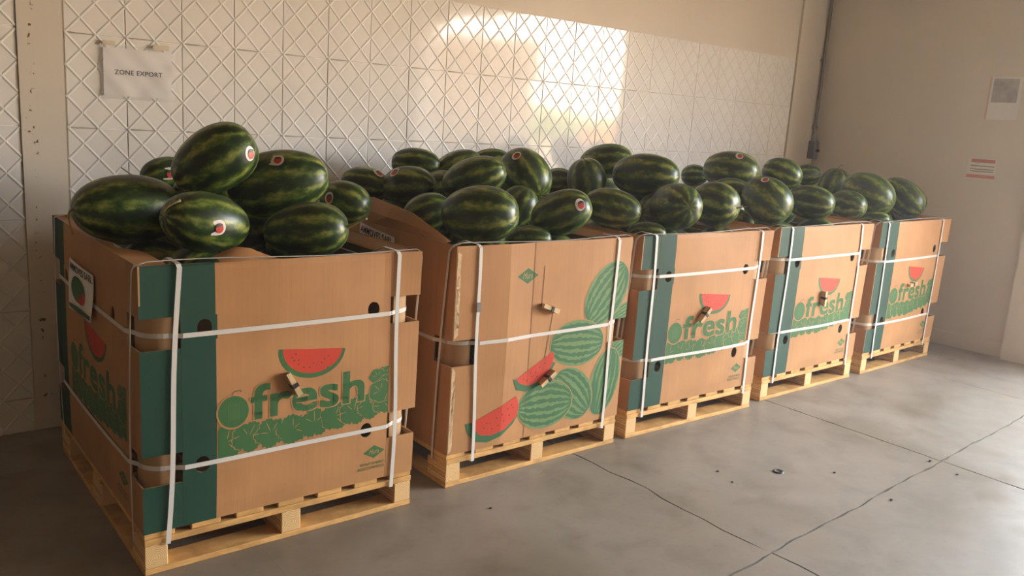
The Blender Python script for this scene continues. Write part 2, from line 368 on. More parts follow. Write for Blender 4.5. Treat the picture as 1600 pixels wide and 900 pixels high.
# lorry parked in the yard, seen mirrored in the glazed tiles
lorry = empty('parked_lorry', (9.3, -6.2, -0.05), math.radians(40)); tag(lorry, 'tan box lorry parked in the yard outside the doorway', 'lorry')
LTAN = plain('lorry_tan', S(150, 126, 100), 0.6, noise=0.1)
bevel_box('cargo_box', -2.3, 0, -6.0, 0, 0.9, 2.95, LTAN, lorry, 0.03); bevel_box('chassis', -2.1, -0.2, -6.0, 0, 0.55, 0.9, STEEL, lorry, 0.02)
for (x, y) in ((-2.1, -0.9), (-2.1, -4.8), (-0.2, -0.9), (-0.2, -4.8)):
    v, f = tube([(x-0.13, y, 0.45), (x-0.10, y, 0.45), (x+0.10, y, 0.45), (x+0.13, y, 0.45)], [0.38, 0.45, 0.45, 0.38], 20); link_mesh('wheel', v, f, BLACK, lorry, True)

# orange harvest bins and a hedge across the yard, also mirrored in the tiles
ORANGE = plain('orange_plastic', S(222, 138, 44), 0.5)
for k, (x, y, z) in enumerate([(13.0, -7.8, 0), (13.9, -8.9, 0), (14.8, -10.0, 0), (13.0, -7.8, 0.76), (13.9, -8.9, 0.76)]):
    hb = empty('harvest_bin', (x, y, z-0.05), math.radians(40))
    tag(hb, ['lower orange harvest bin at the near end of the yard row', 'lower orange harvest bin in the middle of the yard row', 'single orange harvest bin at the far end of the yard row', 'upper orange harvest bin at the near end of the yard row', 'upper orange harvest bin in the middle of the yard row'][k], 'bin', 'orange harvest bins in the yard')
    for (x0, x1, y0, y1, z0, z1) in ((-.6, .6, -.6, -.56, .12, .75), (-.6, .6, .56, .6, .12, .75), (-.6, -.56, -.56, .56, .12, .75), (.56, .6, -.56, .56, .12, .75)): bevel_box('side', x0, x1, y0, y1, z0, z1, ORANGE, hb, 0.01)
    bevel_box('bottom', -.56, .56, -.56, .56, .12, .16, ORANGE, hb, 0)
    for x0 in (-.6, -.08, .44): bevel_box('runner', x0, x0+.16, -.6, .6, 0, .12, ORANGE, hb, 0.01)
bm = bmesh.new(); hr = random.Random(2)
for k in range(60):
    m_ = Matrix.Translation((38+hr.uniform(-1, 1), -52+k*0.9, 0.7+hr.uniform(-.2, .3))) @ Matrix.Diagonal((1.2, 1.0, 1.25+hr.uniform(-.2, .3), 1))
    bmesh.ops.create_icosphere(bm, subdivisions=2, radius=1.0, matrix=m_)
for v_ in bm.verts: v_.co += Vector((hr.uniform(-.12, .12), hr.uniform(-.12, .12), hr.uniform(-.12, .12)))
me = bpy.data.meshes.new('hedge'); bm.to_mesh(me); bm.free(); me.materials.append(HEDGE)
hd = bpy.data.objects.new('hedge', me); COL.objects.link(hd); tag(hd, 'low green hedge along the far side of the yard', 'hedge', kind='stuff')

# ------------------------------------------------------------------ pallets
ZP = 0.144
BINS = [((0.0, 0.0), 0.0), ((1.1971, 0.0442), 0.00214), ((2.2800, 0.0523), -0.02046), ((3.4235, 0.0654), 0.00417), ((4.5458, 0.0648), 0.01843)]
WHERE = ['nearest carton', 'carton printed with whole melons', 'middle carton', 'fourth carton', 'farthest carton']
def make_pallet():
    root = empty('wooden_pallet', (0, 0, 0)); p = root
    W_, D_ = 1.0, 1.2
    for (y0, y1) in ((0, 0.10), (0.55, 0.65), (1.10, 1.20)): bevel_box('bottom_board', 0, W_, y0, y1, 0, 0.02, WOOD, p)
    for (x0, x1) in ((0, 0.075), (0.4625, 0.5375), (0.925, 1.0)):
        for (y0, y1) in ((0.10, 0.55), (0.65, 1.10)): bevel_box('bottom_board', x0, x1, y0, y1, 0, 0.02, WOOD, p)
        for (y0, y1) in ((0.002, 0.14), (0.53, 0.67), (1.06, 1.198)):
            o = bevel_box('block', -(x1-x0)/2+0.001, (x1-x0)/2-0.001, -(y1-y0)/2, (y1-y0)/2, -0.04, 0.04, RINGS, p); o.location = ((x0+x1)/2, (y0+y1)/2, 0.06)
    for (y0, y1) in ((0, 0.10), (0.55, 0.65), (1.10, 1.20)): bevel_box('stringer_board', 0, W_, y0, y1, 0.10, 0.122, WOOD, p)
    for k in range(7):
        x = k*(1.0-0.098)/6; bevel_box('deck_board', x, x+0.098, 0.004, 1.196, 0.122, 0.144, WOOD, p)
    return root
def copy_tree(o, parent=None):
    c = o.copy(); COL.objects.link(c); c.parent = parent
    for ch in list(o.children): copy_tree(ch, c)
    return c
pal = make_pallet()
for i, ((x, y), th) in enumerate(BINS):
    r = pal if i == 0 else copy_tree(pal)
    r.location = (x, y, 0); r.rotation_euler = (0, 0, th)
    tag(r, 'pale pine pallet under the %s' % WHERE[i], 'pallet', 'pallets under the melon cartons')

# ------------------------------------------------------------------ cartons
H = 0.872; TABW = 0.122
def frange(a, b, step):
    n = max(1, int(math.ceil((b-a)/step-1e-6))); return [a+(b-a)*k/n for k in range(n+1)]
class Panel:
    """one side of a carton in (u, outward d, z); mapping to carton space by side"""
    def __init__(s, side, width, wins, holes, dfun, stripe=None):
        s.side, s.W, s.wins, s.holes, s.d, s.stripe = side, width, wins, holes, dfun, stripe
        zs = [0]+[v for w in wins for v in w]+[H]
        s.pieces = [('main', TABW+0.0012, width-TABW-0.0012, 0, H)]
        for k in range(0, len(zs), 2):
            s.pieces += [('tab', 0.0, TABW, zs[k], zs[k+1]), ('tab', width-TABW, width, zs[k], zs[k+1])]
    def pos(s, u, d, z):
        return {'front': (u, -d, z), 'left': (-d, 1.2-u, z), 'right': (1+d, u, z), 'back': (1-u, 1.2+d, z)}[s.side]
    def lines(s):
        u = set(); z = set()
        for (_, a, b, c, e) in s.pieces:
            u |= set(round(v, 5) for v in (a, b)); z |= set(round(v, 5) for v in (c, e))
        for k in range(1, int(s.W/0.05)): u.add(round(k*0.05, 5))
        for k in range(1, int(H/0.05)+1): z.add(round(k*0.05, 5))
        if s.stripe: u.add(round(s.stripe, 5))
        return sorted(u), sorted(z)
    def piece_mesh(s, a, b, c, e, thick=0.005):
        U, Z = s.lines(); holes = [h for h in s.holes if a < h[0] < b and c < h[1] < e]
        U = [v for v in U if a-1e-6 <= v <= b+1e-6]; Z = [v for v in Z if c-1e-6 <= v <= e+1e-6]
        hb = 0.04
        for (hu, hz, r) in holes: U += [hu-hb, hu+hb]; Z += [hz-hb, hz+hb]
        U = sorted(set(round(v, 5) for v in U)); Z = sorted(set(round(v, 5) for v in Z))
        key = {}; V = []; Fc = []; M = []
        def vid(u, z):
            k = (round(u, 5), round(z, 5))
            if k not in key: key[k] = len(V); V.append((u, z))
            return key[k]
        for i in range(len(U)-1):
            for j in range(len(Z)-1):
                uc, zc = (U[i]+U[i+1])/2, (Z[j]+Z[j+1])/2
                if any(abs(uc-h[0]) < hb and abs(zc-h[1]) < hb for h in holes): continue
                Fc.append((vid(U[i], Z[j]), vid(U[i+1], Z[j]), vid(U[i+1], Z[j+1]), vid(U[i], Z[j+1])))
                M.append(1 if s.stripe and uc < s.stripe else 0)
        for (hu, hz, r) in holes:
            # ring between the square boundary and the circle
            bd = [(u, hz-hb) for u in U if hu-hb-1e-6 <= u <= hu+hb-1e-6] + [(hu+hb, z) for z in Z if hz-hb-1e-6 <= z <= hz+hb-1e-6]
            bd += [(u, hz+hb) for u in reversed(U) if hu-hb+1e-6 <= u <= hu+hb+1e-6] + [(hu-hb, z) for z in reversed(Z) if hz-hb+1e-6 <= z <= hz+hb+1e-6]
            out = []
            for k in range(len(bd)):
                p, q = bd[k], bd[(k+1) % len(bd)]
                n = max(1, int(math.hypot(q[0]-p[0], q[1]-p[1])/0.016))
                out += [(p[0]+(q[0]-p[0])*t/n, p[1]+(q[1]-p[1])*t/n) for t in range(n)]
            inn = []
            for (u, z) in out:
                an = math.atan2(z-hz, u-hu); inn.append((hu+r*math.cos(an)*0.9, hz+r*math.sin(an)*1.05))
            ids_o = [vid(*p) for p in out]; ids_i = [vid(*p) for p in inn]; n = len(out)
            for k in range(n):
                Fc.append((ids_o[k], ids_o[(k+1) % n], ids_i[(k+1) % n], ids_i[k])); M.append(1 if s.stripe and hu < s.stripe else 0)
        cnt = {}
        for f in Fc:
            for k in range(4): e2 = (f[k], f[(k+1) % 4]); cnt[e2] = cnt.get(e2, 0)+1
        bound = [e2 for e2 in cnt if (e2[1], e2[0]) not in cnt]
        n = len(V)
        verts = [s.pos(u, s.d(u, z), z) for (u, z) in V]+[s.pos(u, s.d(u, z)-thick, z) for (u, z) in V]
        faces = Fc+[tuple(i+n for i in reversed(f)) for f in Fc]+[(q, p, p+n, q+n) for (p, q) in bound]
        return verts, faces, M+[2]*len(Fc)+[2]*len(bound)
    def inside(s, u, z):
        if any((u-h[0])**2+(z-h[1])**2 < (h[2]*0.97)**2 for h in s.holes): return False
        return any(a-1e-4 <= u <= b+1e-4 and c-1e-4 <= z <= e+1e-4 for (_, a, b, c, e) in s.pieces)
    def build(s, root, nm):
        objs = []
        for (k, a, b, c, e) in s.pieces:
            v, f, mi = s.piece_mesh(a, b, c, e)
            name = nm+'_panel' if k == 'main' else 'corner_tab'
            objs.append(link_mesh(name, v, f, [CARD, GREENC, CARD_IN], root, False, mi))
        return objs[0]
    def print_obj(s, name, items, mats, parent):
        """items: (pts, faces or None, material index, layer); flat ink conforming to the panel"""
        acc = Acc(); U, Z = s.lines()
        for (pts, fcs, mi, layer) in items:
            bm = bmesh.new(); vs = [bm.verts.new((p[0], 0, p[1])) for p in pts]
            if fcs is None: bm.faces.new(vs)
            else:
                for f in fcs:
                    try: bm.faces.new([vs[i] for i in f])
                    except ValueError: pass
            bmesh.ops.triangulate(bm, faces=list(bm.faces))
            u0, u1 = min(p[0] for p in pts), max(p[0] for p in pts); z0, z1 = min(p[1] for p in pts), max(p[1] for p in pts)
            for u in U:
                if u0 < u < u1: bmesh.ops.bisect_plane(bm, geom=list(bm.verts)+list(bm.edges)+list(bm.faces), plane_co=(u, 0, 0), plane_no=(1, 0, 0), dist=1e-6)
            for z in Z:
                if z0 < z < z1: bmesh.ops.bisect_plane(bm, geom=list(bm.verts)+list(bm.edges)+list(bm.faces), plane_co=(0, 0, z), plane_no=(0, 0, 1), dist=1e-6)
            bm.verts.index_update(); V = [(v.co.x, v.co.z) for v in bm.verts]; Fc = []
            for f in bm.faces:
                c = f.calc_center_median()
                if not s.inside(c.x, c.z): continue
                ids = [v.index for v in f.verts]
                ar = sum(V[ids[k]][0]*V[ids[(k+1) % len(ids)]][1]-V[ids[(k+1) % len(ids)]][0]*V[ids[k]][1] for k in range(len(ids)))
                Fc.append(tuple(ids) if ar > 0 else tuple(reversed(ids)))
            bm.free()
            acc.add([s.pos(u, s.d(u, z)+0.0006+layer*0.00003, z) for (u, z) in V], Fc, mi)
        return acc.build(name, mats, parent)
def ell(cx, cz, a, b, ang=0, n=36, t0=0, t1=2*math.pi):
    ca, sa = math.cos(ang), math.sin(ang); full = abs(t1-t0-2*math.pi) < 1e-6
    ts = [t0+(t1-t0)*k/(n if full else n-1) for k in range(n)]
    return [(cx+a*math.cos(t)*ca-b*math.sin(t)*sa, cz+a*math.cos(t)*sa+b*math.sin(t)*ca) for t in ts]
def leaf(cx, cz, r, ang, rnd):
    pts = []; n = 44
    for k in range(n):
        t = 2*math.pi*k/n; lobes = 0.80+0.20*abs(math.cos(2.5*t))**0.6; jag = 0.045*(1 if k % 2 else -1)
        rr = r*(lobes+jag+rnd.uniform(-0.03, 0.03)); pts.append((cx+rr*math.cos(t+ang), cz+rr*0.92*math.sin(t+ang)))
    return pts
TXT = text_mesh('fresh', 0.0, spacing=1.04)
def dilate(vf, r, n=8):
    v, f = vf; V, Fc = [], []
    for (dx, dy) in ((-1, -1), (0, -1), (1, -1), (1, 0), (1, 1), (0, 1), (-1, 1), (-1, 0)):
        o = len(V); V += [(x+r*dx, y+r*dy*0.8) for x, y in v]; Fc += [tuple(i+o for i in q) for q in f]
    return V, Fc
def fresh_art(P, parent, k=1.0):
    """green vine, lettering and slice; k stretches the layout for the wider side"""
    rnd = random.Random(3); zo = -ZP
    Z = lambda pts: [(u*k, z+zo) for (u, z) in pts]
    its = []; lay = 0
    for (u, z, r, an) in [(0.862, 0.560, .036, 1.0), (0.828, 0.556, .034, 2.0), (0.862, 0.520, .040, .4), (0.262, 0.410, .066, .3), (0.340, 0.415, .060, 1.1), (0.420, 0.413, .060, 2.0), (0.500, 0.412, .060, .6), (0.580, 0.420, .060, 1.6), (0.660, 0.430, .058, .2),
                          (0.735, 0.436, .058, 1.4), (0.805, 0.445, .056, .8), (0.858, 0.455, .052, .1), (0.842, 0.498, .048, 2.4)]:
        l2 = leaf(u, z, r, an, rnd); l1 = [(u+(p-u)*1.045, z+(q-z)*1.045) for p, q in l2]
        clipu = lambda p: [(min(max(a, 0.236), 0.876), b) for a, b in p]
        its += [(Z(clipu(l1)), None, 1, lay), (Z(clipu(l2)), None, 0, lay+1)]; lay += 1
        for q in range(3):
            t = an+(-1, 0, 1)[q]*1.0; its.append((Z(clipu(ell(u+r*.42*math.cos(t), z+r*.42*math.sin(t), r*(.34 if q == 1 else .24), r*.022, t, 10))), None, 1, lay+1))
    P.print_obj('leaf_print', its, [INK_G, CARD], parent)
    base = fit(TXT, 0.350, 0.770, 0.474, 0.590); v, f = dilate(base, 0.0050); vo, fo = dilate(base, 0.0092)
    P.print_obj('lettering', [(Z(vo), fo, 1, 14), (Z(v), f, 0, 15)], [INK_G, CARD], parent)
    it = [(Z(ell(0.287, 0.513, 0.058, 0.061)), None, 1, 14), (Z(ell(0.287, 0.513, 0.052, 0.055, 0.25)), None, 0, 15)]
    for q in range(6):
        x = 0.270+q*0.007; it.append((Z([(x, .486+.004*(q % 3)), (x+.0012, .478), (x+.0014, .535+.005*(q % 2)), (x+.0006, .545)]), None, 2, 16))
    v2, f2 = tube([(0, 0, 0)], 0.001) if False else ([], [])
    st = [(0.284, .565), (0.284, .575), (0.290, .584), (0.300, .583), (0.309, .585), (0.314, .578)]
    for p, q in zip(st, st[1:]):
        dx, dz = q[0]-p[0], q[1]-p[1]; L = math.hypot(dx, dz); n = (-dz/L*.0012, dx/L*.0012)
        it.append((Z([(p[0]-n[0], p[1]-n[1]), (q[0]-n[0], q[1]-n[1]), (q[0]+n[0], q[1]+n[1]), (p[0]+n[0], p[1]+n[1])]), None, 3, 15))
    P.print_obj('melon_print', it, [INK_G, CARD, INK_GL, SEAM], parent)
    an = -0.10
    P.print_obj('slice_rind_print', [(Z(ell(0.568, 0.694, 0.126, 0.105, an, 30, math.pi, 2*math.pi)), None, 0, 1)], [INK_G], parent)
    P.print_obj('slice_flesh_print', [(Z(ell(0.570, 0.694, 0.112, 0.088, an, 30, math.pi, 2*math.pi)), None, 0, 2)], [INK_R], parent)
    sd = []
    for (u, z) in [(.505, .682), (.492, .672), (.500, .660), (.515, .660), (.515, .645), (.535, .632), (.558, .628), (.580, .632), (.570, .642), (.602, .640), (.612, .652), (.628, .660)]:
        sd.append((Z(ell(u, z, .0036, .0022, .8, 8)), None, 0, 3))
    P.print_obj('seed_print', sd, [INK_K], parent)
    logo(P, parent, 0.826, 0.259, 0.045, 0.026, k)
    for body, u0, u1, z0, z1 in (('PRODUIT DU MAROC', .768, .872, .207, .219), ('PRODUCT OF MOROCCO', .760, .872, .190, .202)):
        v, f = fit(text_mesh(body, 0.02), u0, u1, z0, z1); P.print_obj('small_lettering', [(Z(v), f, 0, 1)], [INK_O], parent)
def logo(P, parent, u, z, a, b, k=1.0):
    Z = lambda pts: [(q*k, w-ZP) for (q, w) in pts]
    v, f = fit(text_mesh('Mura', 0.0, 0.35), u-a*.50, u+a*.46, z-b*.34, z+b*.42)
    P.print_obj('logo_print', [(Z([(u-a, z), (u, z-b), (u+a, z), (u, z+b)]), None, 0, 1), (Z(v), f, 1, 2)], [INK_G, CARD], parent)
def peg(root, u, z, ang, P, label='wooden clip'):
    d = P.d(u, z); L = 0.047; x, y, zz = P.pos(u, d, z)
    e = link_mesh('clothes_peg', [(-L, -.0085, -.009), (L, -.0095, -.011), (L, -.0095, .011), (-L, -.0085, .009), (-L, -.016, -.008), (L, -.020, -.010), (L, -.020, .010), (-L, -.016, .008)], BOXF, PEG, root)
    e.location = (x, y-0.012, zz); e.rotation_euler = (0, -ang, 0)
    link_mesh('lower_jaw', [(-L*.8, .012, -.009), (L, .012, -.011), (L, .012, .011), (-L*.8, .012, .009), (-L, -.006, -.009), (L, -.008, -.011), (L, -.008, .011), (-L, -.006, .009)], BOXF, PEG, e)
    link_mesh('band', boxv(-.002, .012, -.0212, .011, -.0115, .0115), BOXF, BLACK, e)
    return e
def loop_pts(z, dfront, o=0.0035, rad=0.0775, ins=0.0125):
    pts, nr = [], []
    def ad(x, y, nx, ny): pts.append((x, y, z)); nr.append((nx, ny, 0))
    def arc(cx, cy, a0):
        for k in range(9):
            t = math.radians(a0+90*k/8); ad(cx+rad*math.cos(t), cy+rad*math.sin(t), math.cos(t), math.sin(t))
    for k in range(17): u = 0.128+0.744*k/16; ad(u, -o-max(0, dfront(u, z)), 0, -1)
    arc(1-ins-rad, ins+rad, -90)
    for k in range(9): v = 0.128+0.944*k/8; ad(1+o, v, 1, 0)
    arc(1-ins-rad, 1.2-ins-rad, 0)
    ad(0.872, 1.2+o, 0, 1); ad(0.128, 1.2+o, 0, 1)
    arc(ins+rad, 1.2-ins-rad, 90)
    for k in range(9): v = 1.072-0.944*k/8; ad(-o-0.008*math.sin(math.pi*v/1.2), v, -1, 0)
    arc(ins+rad, ins+rad, 180)
    return pts, nr
def make_carton(i):
    (bx, by), th = BINS[i]; root = empty('bulk_carton', (bx, by, ZP), th)
    fresh = i != 1
    rr = random.Random(20+i); fl = [rr.uniform(0.0, 0.014) for _ in range(2)]
    wins = [(0.158, 0.261), (0.605, 0.708)] if fresh else [(0.378, 0.488)]
    if fresh:
        def df(u, z): return 0.010*max(0, math.sin(math.pi*u))*max(0, math.sin(math.pi*z/H))**0.5+0.004*math.sin(u*9+i)*math.sin(z*5) + fl[0]*max(0, (u-0.86)/0.14)*(z/H)
        holes = [(0.197, 0.809-ZP, .027), (0.806, 0.811-ZP, .027), (0.186, 0.350-ZP, .027), (0.788, 0.352-ZP, .027)]
    else:
        def df(u, z):
            xs = [(0, 0.0), (0.12, 0.008), (0.265, 0.021), (0.40, 0.008), (0.47, 0.007), (0.75, 0.010), (1.0, 0.002)]
            for (a, va), (b, vb) in zip(xs, xs[1:]):
                if a <= u <= b+1e-9: return (va+(vb-va)*(u-a)/(b-a))*(0.55+0.45*max(0, math.sin(math.pi*min(1, max(0, z/H)))))
            return 0.0
        holes = []
    dside = lambda u, z: 0.008*max(0, math.sin(math.pi*u/1.2))*max(0, math.sin(math.pi*z/H))**0.5
    dz = lambda u, z: 0.0
    front = Panel('front', 1.0, wins, holes, df, 0.232 if fresh else None)
    if not fresh:
        old = front.lines
        front.lines = lambda: (sorted(set(old()[0]) | {0.265, 0.40, 0.47}), old()[1])
    fp = front.build(root, 'front')
    lholes = [(1.2-0.283, 0.809-ZP, .027), (0.24, 0.809-ZP, .027)] if i == 0 else []
    left = Panel('left', 1.2, wins, lholes, dside, 0.21 if i == 0 else None); lp = left.build(root, 'left')
    right = Panel('right', 1.2, wins, [], dz); right.build(root, 'right')
    back = Panel('back', 1.0, wins, [], dz); back.build(root, 'back')
    # inner corner posts with rounded corners, seen through the corner slots
    rad = 0.075; ins = 0.014
    for (cx, cy, a0) in ((1-ins-rad, ins+rad, -90), (1-ins-rad, 1.2-ins-rad, 0), (ins+rad, 1.2-ins-rad, 90), (ins+rad, ins+rad, 180)):
        V, Fc = [], []; path = [(math.radians(a0+90*k/6), 0.0) for k in range(7)]
        t_a, t_b = math.radians(a0), math.radians(a0+90)
        pts_ = [(cx+rad*math.cos(t_a)+0.012*math.sin(t_a), cy+rad*math.sin(t_a)-0.012*math.cos(t_a))]+[(cx+rad*math.cos(t), cy+rad*math.sin(t)) for t, _ in path]+[(cx+rad*math.cos(t_b)-0.012*math.sin(t_b), cy+rad*math.sin(t_b)+0.012*math.cos(t_b))]
        for (x, y) in pts_: V += [(x, y, 0.002), (x, y, 0.80)]
        for k in range(len(pts_)-1): Fc.append((2*k, 2*k+2, 2*k+3, 2*k+1))
        n = len(V); V += [(x+(0.5-x)*0.012, y+(0.6-y)*0.012, z) for x, y, z in V]; Fc += [tuple(q+n for q in reversed(f)) for f in Fc]
        link_mesh('corner_post', V, Fc, CARD_IN, root, True)
    bevel_box('tray', 0.02, 0.98, 0.02, 1.18, 0.576, 0.582, CARD_IN, root, 0)
    # top flaps folded inwards
    def flap(name, side_len, depth, zf, mapper, mat_split=None):
        nu, nd = 24, 4; V = []; Fc = []; M = []
        for a_ in range(nu+1):
            for b_ in range(nd+1):
                u = side_len*a_/nu; d = b_/nd; ins_ = d*depth*0.7; uu = min(max(u, ins_), side_len-ins_)
                V.append(mapper(uu, depth*d, zf(u, d)))
        for a_ in range(nu):
            for b_ in range(nd):
                p = a_*(nd+1)+b_; Fc.append((p, p+1, p+nd+2, p+nd+1)); M.append(1 if mat_split and (a_+0.5)/nu*side_len < mat_split else 0)
        Vn = len(V); V2 = V+[(x, y, z-0.004) for x, y, z in V]
        link_mesh(name, V2, Fc+[tuple(q+Vn for q in reversed(f)) for f in Fc], [CARD, GREENC], root, True, M+M)
    T = H-0.001
    if i == 0:
        def zf(u, d):
            b = 0.046*math.exp(-((u-0.34)/0.085)**2)*math.sin(min(1, d*1.4)*math.pi/2) - 0.03*d*(1 if u < .2 else 0.4) - 0.02*math.exp(-((u-0.55)/0.1)**2)*d
            return T+b
        flap('top_flap', 1.0, 0.085, zf, lambda u, d, z: (u, d, z), 0.232)
        flap('top_flap', 1.2, 0.11, lambda u, d: T-0.012*d-0.05*d*math.exp(-((u-0.62)/0.16)**2), lambda u, d, z: (d, u, z), None)
    else:
        flap('top_flap', 1.0, 0.07, lambda u, d: T-0.03*d, lambda u, d, z: (u, d, z), 0.232 if fresh else None)
        if i == 1:   # left flap standing up, higher towards the back
            V = []; Fc = []; prof = [(0.10, 0.004), (0.22, 0.035), (0.36, 0.085), (0.50, 0.105), (0.70, 0.115), (0.80, 0.10), (1.15, 0.10)]
            for (y, h) in prof:
                k_ = 0.03*min(1, h/.1)
                V += [(0.004, y, T-0.003), (0.004-k_*.3+0.02*math.sin(y*9), y, T+h*.5), (0.02+0.02*math.sin(y*9), y, T+h)]
            for a_ in range(len(prof)-1):
                for b_ in range(2): p = a_*3+b_; Fc.append((p, p+3, p+4, p+1))
            n = len(V); V2 = V+[(x+0.005, y, z) for x, y, z in V]
            rim = [(a_*3+2, a_*3+5, a_*3+5+n, a_*3+2+n) for a_ in range(len(prof)-1)]+[(0, 1, 1+n, n), (1, 2, 2+n, 1+n)]
            link_mesh('standing_flap', V2, [tuple(reversed(f)) for f in Fc]+[tuple(q+n for q in f) for f in Fc]+rim, CARD, root)
        else:
            flap('top_flap', 1.2, 0.07, lambda u, d: T-0.03*d, lambda u, d, z: (d, u, z), None)
    flap('top_flap', 1.2, 0.08, lambda u, d: T-0.025*d, lambda u, d, z: (1-d, u, z), None)
    flap('top_flap', 1.0, 0.07, lambda u, d: T-0.03*d, lambda u, d, z: (u, 1.2-d, z), None)
    # print
    if fresh:
        fresh_art(front, fp)
        if i == 0: fresh_art(left, lp, 1.2)
    else: melon_art(front, fp)
    return root, front
def striped(cx, cz, a, b, ang, rnd, layer):
    its = [(ell(cx, cz, a*1.02, b*1.02, ang), None, 2, layer), (ell(cx, cz, a, b, ang, 40), None, 0, layer+1)]
    ca, sa = math.cos(ang), math.sin(ang)
    for s in (-0.80, -0.5, -0.18, 0.15, 0.48, 0.78):
        up, lo = [], []; n = 22; wd = b*0.085
        for k in range(n+1):
            t = -0.97+1.94*k/n; e = math.sqrt(max(0, 1-t*t)); yb = b*s*e
            w = wd*(0.35+0.65*e); up.append((a*t, yb+w*(1+rnd.uniform(-.5, .5)))); lo.append((a*t, yb-w*(1+rnd.uniform(-.5, .5))))
        pts = lo+up[::-1]; its.append(([(cx+x*ca-y*sa, cz+x*sa+y*ca) for x, y in pts], None, 1, layer+2))
    return its
def melon_art(P, fp):
    rnd = random.Random(5); sh = lambda its: [([(u, z-ZP) for u, z in p], f, m, l) for (p, f, m, l) in its]
    for k, (cx, cz, a, b, an) in enumerate([(0.985, 0.655, .09, .05, .3), (0.985, 0.50, .075, .06, .5), (0.855, 0.762, .168, .118, .85), (0.690, 0.545, .166, .108, -.08), (0.888, 0.332, .165, .098, 1.35), (0.680, 0.305, .150, .110, -.75), (0.522, 0.280, .162, .112, -.05)]):
        P.print_obj('melon_print', sh(striped(cx, cz, a, b, an, rnd, 1+3*k)), [INK_GL, INK_GD, CARD], fp)
    for (pts_r, pts_g, seeds) in [
        ([(.337, .425), (.542, .522), (.552, .505), (.545, .470), (.52, .43), (.47, .395), (.41, .385), (.36, .402)],
         [(.318, .430), (.337, .425), (.36, .402), (.41, .385), (.47, .395), (.52, .43), (.548, .475), (.562, .47), (.525, .405), (.47, .368), (.40, .360), (.34, .378)],
         [(.40, .41), (.43, .425), (.45, .44), (.42, .44), (.47, .46), (.49, .45), (.46, .42), (.38, .42), (.50, .475)]),
        ([(.115, .268), (.341, .350), (.352, .335), (.365, .29), (.345, .25), (.29, .21), (.22, .195), (.16, .205), (.13, .235)],
         [(.081, .268), (.115, .268), (.13, .235), (.16, .205), (.22, .195), (.29, .21), (.345, .25), (.365, .268), (.335, .225), (.27, .182), (.20, .166), (.14, .178), (.10, .218)],
         [(.18, .235), (.21, .25), (.24, .27), (.22, .225), (.27, .28), (.30, .30), (.28, .25), (.25, .235), (.31, .27), (.33, .30), (.19, .255), (.32, .315)])]:
        P.print_obj('slice_rind_print', sh([(pts_g, None, 0, 23)]), [INK_GD], fp)
        P.print_obj('slice_flesh_print', sh([(pts_r, None, 0, 24)]), [INK_R], fp)
        P.print_obj('seed_print', sh([(ell(u, z, .0045, .0028, .8, 8), None, 0, 25) for u, z in seeds]), [INK_K], fp)
    logo(P, fp, 0.367, 0.876, 0.060, 0.034)
    P.print_obj('seam', [([(u-.0012, 0.0), (u+.0012, 0.0), (v+.0012, H), (v-.0012, H)], None, 0, 26) for u, v in ((.405, .402),)], [SEAM], fp)
    P.print_obj('seam', [([(.456, .60), (.459, .60), (.462, .77), (.459, .77)], None, 0, 26), ([(.486, .30), (.489, .30), (.530, .58), (.527, .58)], None, 0, 26)], [SEAM], fp)
    for z0, z1 in ((0.01, 0.372), (0.495, 0.85)):
        pts = [(0.004, z0)]; n = 26
        for k in range(n+1): pts.append((0.007+0.012*(k % 2)+rnd.uniform(0, .006), z0+(z1-z0)*(k+rnd.uniform(-.2, .2))/n))
        pts.append((0.004, z1)); P.print_obj('torn_edge', [(pts, None, 0, 26)], [EDGE], fp)

